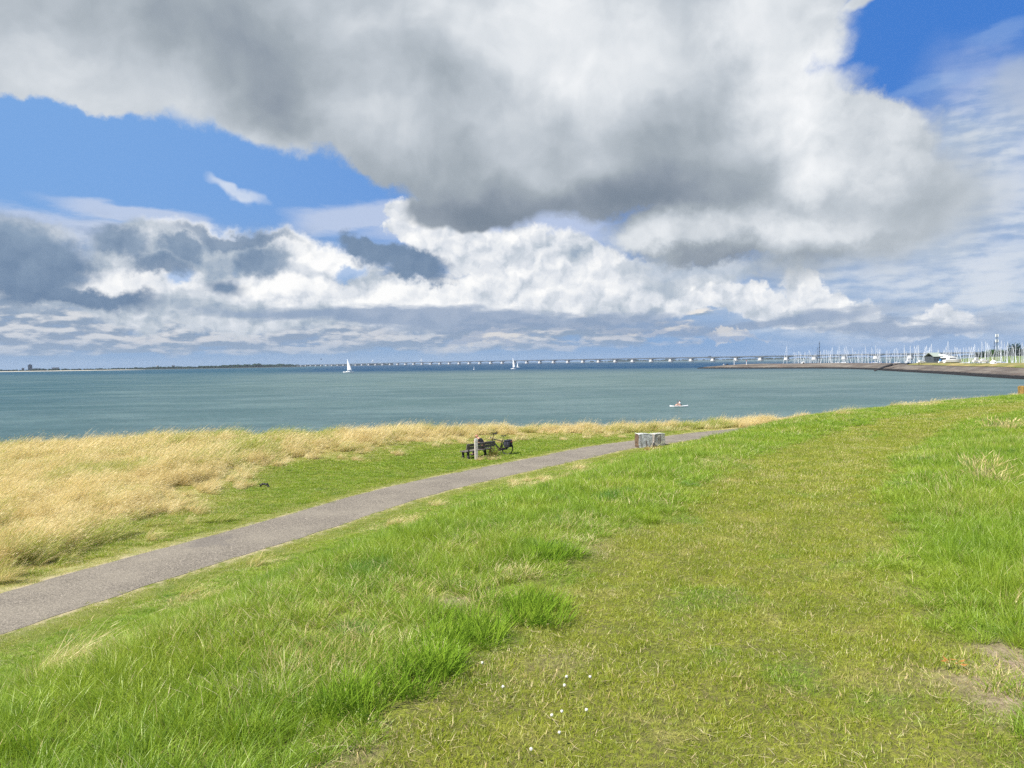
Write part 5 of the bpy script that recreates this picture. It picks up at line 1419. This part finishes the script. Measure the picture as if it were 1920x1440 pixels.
    cr = MB(); cr.tube([(-.04, .06, .29), (-.04, .065, .29)], .095, 20); cr.tube([(-.04, .07, .29), (.05, .075, .15)], .011, 6); cr.tube([(-.04, -.07, .29), (-.13, -.075, .43)], .011, 6); cr = cr.build('crank', M['frame'], t)
    for p in ((.05, .12, .15), (-.13, -.12, .43)):
        q = MB(); q.box(p, (.09, .09, .02), bev=.005); q.build('pedal', M['black'], cr)
    ch_ = MB(); ch_.loft([[(x, .05, z1), (x, .068, z1), (x, .068, z2), (x, .05, z2)] for x, z1, z2 in ((-.54, .31, .40), (-.3, .25, .39), (.04, .20, .38), (.07, .25, .33))]); ch_.build('chain_case', M['frame'], t)
    ks = MB(); ks.tube([(-.12, .04, .27), (-.16, .20, .0)], .011, 6); ks.build('kickstand', M['frame'], t)
    lm = MB(); lm.box((-.76, 0, .73), (.03, .07, .05), bev=.01); lm.build('rear_light', M['red'], t)
bicycle()

# ------------------------------------------------------------------ two weathered concrete blocks by the path
def flaky_concrete(name, front, dark, seed):
    m = bpy.data.materials.new(name); m.use_nodes = True; t = NT(m.node_tree); t.n.clear()
    out = t.new('ShaderNodeOutputMaterial'); b = t.new('ShaderNodeBsdfPrincipled'); t.l.new(b.outputs[0], out.inputs[0])
    p = t.vm('ADD', t.new('ShaderNodeTexCoord').outputs['Object'], (seed, 0, 0))
    c = t.mix(t.ss(t.noise(p, 5, 6, .7), .42, .58), (*front, 1), (0.30, 0.30, 0.29, 1))
    c = t.mix(t.ss(t.noise(t.vm('MULTIPLY', p, (3, 3, .8)), 3, 6, .75), .50, .60), c, (*dark, 1))
    c = t.mix(t.ss(t.noise(p, 22, 4, .7), .56, .64), c, (0.05, 0.045, 0.04, 1))
    t.put(b.inputs['Base Color'], c); b.inputs['Roughness'].default_value = .9
    bn = t.new('ShaderNodeBump'); bn.inputs['Strength'].default_value = .7; bn.inputs['Distance'].default_value = .03
    t.put(bn.inputs['Height'], t.noise(p, 9, 6, .7)); t.put(b.inputs['Normal'], bn.outputs[0]); return m
def block(label, px, py, w, d, h, rz, mat, capm, seed, dip=0.0):
    p = on(px, py, Z_SHELF); z0 = gz(p.x, p.y); t = thing('concrete_block', label, 'concrete block', (p.x, p.y, z0), rz, 'weathered blocks beside the path'); r = random.Random(seed)
    bm = bmesh.new(); bmesh.ops.create_cube(bm, size=1); bmesh.ops.subdivide_edges(bm, edges=bm.edges[:], cuts=5, use_grid_fill=True)
    for v in bm.verts:
        x, y, z = v.co; kx = 1 - .04 * (z + .5) * abs(x) * 2
        v.co = (x * w * kx + .022 * (r.random() - .5), y * d + .022 * (r.random() - .5), (z + .5) * (h + .3) - .3 - (dip * max(0, x + .1) + .06 * (2 * abs(x)) ** 4 + .04 * (2 * abs(y)) ** 4) * (z > .49) + .02 * (r.random() - .5))
    bmesh.ops.recalc_face_normals(bm, faces=bm.faces)
    me = bpy.data.meshes.new('block'); bm.to_mesh(me); bm.free(); me.materials.append(mat); me.polygons.foreach_set('use_smooth', [True] * len(me.polygons)); me.set_sharp_from_angle(angle=R(35))
    if w > .9:
        me.materials.append(ENDF)
        for p_ in me.polygons:
            if p_.normal.x < -.7: p_.material_index = 1
    o = bpy.data.objects.new('block', me); COL.objects.link(o); o.parent = t
    c = MB()   # pale strip along the top front and left edges
    for a, b_ in (((-w / 2, -d / 2), (w / 2, -d / 2)), ((-w / 2, -d / 2), (-w / 2, d / 2))):
        pts = [(a[0] + (b_[0] - a[0]) * q, a[1] + (b_[1] - a[1]) * q, h - .02 - (dip * max(0, (a[0] + (b_[0] - a[0]) * q) / w + .1)) - .06 * (abs(q - .5) * 2) ** 4 + .02 * r.random()) for q in np.linspace(0.02, .98, 9)]
        c.tube(pts, [.010 + .012 * r.random() for _ in pts], 6)
    c.build('worn_rim', capm, t)
ENDF = material('rusty_brown_end', (.16, .10, .055), .9, var=.5, vscale=8, bump=.6, color2=(.05, .035, .025))
FL1 = flaky_concrete('flaking_grey_coating', (.56, .57, .57), (.15, .13, .12), 0); FL2 = flaky_concrete('lichened_concrete', (.60, .54, .45), (.17, .14, .11), 7)
WR = material('pale_edging', (.78, .77, .72), .8, var=.2, vscale=12)
block('taller grey block with flaking white front and dark brown end, left of the pair', 1207, 838.5, .98, .62, .93, R(14), FL1, WR, 3, .10)
block('shorter mottled block with white left edge, right of the pair', 1232.5, 835.0, .82, .60, .82, R(20), FL2, WR, 9, -.02)

# ------------------------------------------------------------------ paddler on the bay
def paddler():
    p = on(1273, 763.2, 0.0)
    t = thing('kayak', 'slim white sit on top kayak on the near water', 'kayak', (p.x, p.y, 0.0), R(176))
    h = MB(); secs = []
    for i in range(15):
        q = i / 14; x = -1.45 + 2.9 * q; w = .36 * math.sin(math.pi * (0.03 + .94 * q)) ** .6; rk = .12 * abs(2 * q - 1) ** 3
        secs.append([(x, -w, .16 + rk), (x, -w * .8, .02 + rk * .5), (x, 0, -.06 + rk), (x, w * .8, .02 + rk * .5), (x, w, .16 + rk), (x, w * .6, .20 + rk), (x, -w * .6, .20 + rk)])
    h.loft(secs); h.build('hull', M['white'], t, True)
    s = MB(); s.box((-.38, 0, .33), (.06, .36, .26), bev=.03); s.build('seat', M['black'], t)
    J = dict(pelvis=(-.22, 0, .30), waist=(-.21, 0, .46), chest=(-.16, 0, .66), neckb=(-.14, 0, .80), neck=(-.13, 0, .84), head=(-.11, 0, .93), look=(1, 0, -.1),
             shoulder=(-.15, .17, .74), elbow=(.02, .27, .56), wrist={'l': (.22, .24, .62), 'r': (.20, -.22, .78)}, hand={'l': (.30, .22, .62), 'r': (.28, -.20, .80)},
             hip=(-.16, .10, .28), knee=(.28, .16, .42), ankle=(.62, .15, .26), heel=(.62, .15, .23), toe=(.72, .16, .32))
    figure('person', 'person in a white top sitting on the kayak with a paddle', (p.x, p.y, 0), R(176), J, M['whitecloth'], M['skin'], M['darkwood'], .10, .6, 1.0)
    d = thing('paddle', 'double paddle held upright by the person on the kayak', 'paddle', (p.x, p.y, 0), R(176))
    a = MB(); a.tube([(.36, .75, .36), (.18, -.66, 1.02)], .016, 8); a.build('shaft', M['frame'], d)
    for (x, y, z), s_ in (((.37, .92, .29), 1), ((.16, -.86, 1.12), -1)):
        b = MB(); b.ball((x, y, z), (.10, .22, .03), 10, 6); b.build('blade', M['darkpole'], d)
paddler()

# ------------------------------------------------------------------ weeds, twigs, flowers
DRYM = bpy.data.materials.new('dry_weed_stalks')
def simple_leaf(name, a, b, sc=6.0): return leaf_material(name, a, b, sc)
WEED = simple_leaf('weed_leaves', (0.10, 0.15, 0.03), (0.30, 0.22, 0.07)); STRAW = simple_leaf('straw_stalks', (0.50, 0.38, 0.16), (0.75, 0.62, 0.34)); TUFTM = simple_leaf('deep_green_blades', (0.16, 0.28, 0.026), (0.25, 0.37, 0.036))
def clump(name, label, cat, x, y, n, size, h, w, mat, lean=(.05, .6), seed=1, head=0.0, group=None, wind=.1, clumps=4):
    o = blades(name, n, size, h, w, lean, .6, 3, wind, 0, seed, head, clumps); o.data.materials.clear(); o.data.materials.append(mat)
    COL.objects.link(o); o.location = (x, y, zat(x, y)); return tag(o, label, cat, group)
p = on(919, 858, Z_SHELF); clump('weed_clump', 'brown green weeds growing up at the right end of the bench', 'weeds', -1.25, 45.55, 300, .75, (.25, .68), (.01, .022), WEED, (0, .45), 5, .5)
clump('straw_tuft', 'pale straw tuft at the foot of the bleached post', 'grass tuft', pw.x + .15, pw.y - .35, 160, .5, (.15, .38), (.008, .016), STRAW, (.1, .8), 6, .3)
clump('straw_tuft', 'pale straw tuft below the weeds right of the bleached post', 'grass tuft', pw.x + 1.0, pw.y - .25, 220, .8, (.15, .42), (.008, .016), STRAW, (.1, .8), 7, .3)
clump('straw_tuft', 'rusty dry stems at the foot of the concrete blocks', 'grass tuft', 8.75, 47.9, 200, .9, (.12, .38), (.008, .016), simple_leaf('rusty_stems', (.34, .20, .07), (.60, .40, .18)), (.1, .7), 8, .3)
q = on(1862, 898, Z_CREST); clump('straw_tuft', 'pale dry grass tuft in the green grass right of the mown strip', 'grass tuft', q.x, q.y, 260, .85, (.14, .34), (.003, .006), STRAW, (.05, .7), 9, .4)
q = on(1838, 870, Z_CREST); clump('straw_tuft', 'smaller pale tuft just behind the dry tuft on the right', 'grass tuft', q.x, q.y, 200, .5, (.12, .30), (.003, .007), STRAW, (.05, .7), 10, .4)
q = on(1860, 790, Z_CREST); clump('straw_tuft', 'farthest pale tuft on the crest, near the right edge', 'grass tuft', q.x, q.y, 200, .9, (.15, .34), (.006, .012), STRAW, (.05, .7), 12, .4)
for k, (px, py, s_, hh, lb) in enumerate([(985, 1150, .60, .24, 'big lush green tussock at the near edge of the mown strip'), (865, 1195, .5, .24, 'lush green tussock below the big tussock, beside the bare patch'),
        (765, 1280, .5, .26, 'wide green tussock at the lower left of the mown strip'), (680, 1330, .4, .26, 'upright green tussock near the bottom of the long grass'), (1045, 1050, .5, .24, 'green tussock where the long grass meets the strip')]):
    q = on(px, py, Z_CREST - .03); clump('grass_tussock', lb, 'grass tussock', q.x, q.y, int(1500 * s_), s_, (hh * .5, hh), (.004, .0075), TUFTM, (.1, .9), 20 + k, 0, 'tussocks beside the mown strip', .12, 12)
q = on(470, 985, Z_SHELF)
def dead_plant():
    g = on(497, 912.0, Z_SHELF + .1); z = zat(g.x, g.y); b = MB(); r = random.Random(4)
    pts = [Vector((-.26, 0, .02)), Vector((-.18, 0, .13)), Vector((-.06, .02, .17)), Vector((.05, 0, .13)), Vector((.10, 0, .19)), Vector((.14, 0, .06)), Vector((.24, -.02, .01))]
    b.tube(pts, [.02, .05, .045, .05, .035, .055, .02], 7)
    for _ in range(9):
        a = pts[r.randrange(1, 6)]; b.tube([a, a + Vector((r.uniform(-.12, .12), r.uniform(-.1, .1), r.uniform(-.08, .05)))], [.03, .01], 5)
    tag(b.build('dead_branch', M['black'], loc=(g.x, g.y, z)), 'small black gnarled branch lying alone on the grass left of the path', 'branch')
dead_plant()
CLOV = material('ivory_petals', (.66, .64, .56), .8, var=.3, vscale=200)
# daisies / clover heads on the mown strip
fl = []
for px, py in [(1061, 1277), (1105, 1276), (1057, 1293), (942, 1300), (1098, 1337), (1033, 1349), (1052, 1341), (994, 1414), (903, 1257), (1047, 1381)]: fl.append((px, py))
WORDS = ['nearest the picture centre line', 'rightmost of the upper group', 'just below the upper pair', 'alone to the left', 'rightmost of the lower group', 'leftmost of the lower trio', 'in the middle of the lower trio', 'lowest of them all', 'farthest to the upper left', 'small one below the lower trio']
for (px, py), wd in zip(fl, WORDS):
    g = on(px, py, Z_CREST + .01); z = zat(g.x, g.y)
    t = thing('clover_flower', 'white clover head on the mown strip, ' + wd, 'flower', (g.x, g.y, z), 0, 'white clover heads on the mown strip')
    s = MB(); s.tube([(0, 0, 0), (.004, 0, .055)], .0015, 5); s.build('stem', WEED, t)
    h = MB(); h.ball((.004, 0, .062), (.0072, .0072, .007), 9, 7, jit=.14, seed=px); h.build('flower_head', CLOV, t)
def dead_leaf():
    g = on(1787, 1247, Z_CREST + .02); z = zat(g.x, g.y); b = MB(); r = random.Random(2)
    for k in range(7):
        a = r.uniform(0, 6.28); c = Vector((r.uniform(-.05, .05), r.uniform(-.02, .02), .04 + .004 * k)); u = Vector((math.cos(a), math.sin(a), r.uniform(-.2, .3))) * .02; v = Vector((-math.sin(a), math.cos(a), r.uniform(-.2, .3))) * .011
        b.add([c - u, c + v, c + u + Vector((0, 0, .008)), c - v], [(0, 1, 2, 3)])
    tag(b.build('withered_leaves', simple_leaf('rust_leaf', (.36, .14, .04), (.46, .26, .08)), loc=(g.x, g.y, z)), 'rust orange withered leaves on the bare patch at the right', 'leaves')
dead_leaf()
# ragwort flowers in the dry grass
def ragwort():
    g = on(433, 851, Z_SHELF + .3); z = zat(g.x, g.y); t = thing('yellow_flowers', 'low patch of yellow flowers in the dry grass on the left', 'flowers', (g.x, g.y, z)); s = MB(); h = MB(); r = random.Random(8)
    for _ in range(40):
        x, y, q = r.gauss(0, .45), r.gauss(0, .2), r.uniform(.3, .5); s.tube([(x, y, 0), (x + .03, y, q)], .005, 4); h.ball((x + .03, y, q), (.05, .05, .02), 7, 4)
    s.build('stems', WEED, t); h.build('flower_heads', material('yellow_petals', (.75, .55, .03), .8), t)
ragwort()

# ------------------------------------------------------------------ sea air
def haze():
    b = MB(); b.box((0, 3600, 32), (13000, 8600, 70)); m = bpy.data.materials.new('sea_air'); m.use_nodes = True; t = NT(m.node_tree); t.n.clear()
    out = t.new('ShaderNodeOutputMaterial'); v = t.new('ShaderNodeVolumePrincipled'); v.inputs['Color'].default_value = (.72, .82, .95, 1); v.inputs['Density'].default_value = 4e-5
    t.l.new(v.outputs[0], out.inputs['Volume']); tag(b.build('haze', m), kind='stuff')
haze()
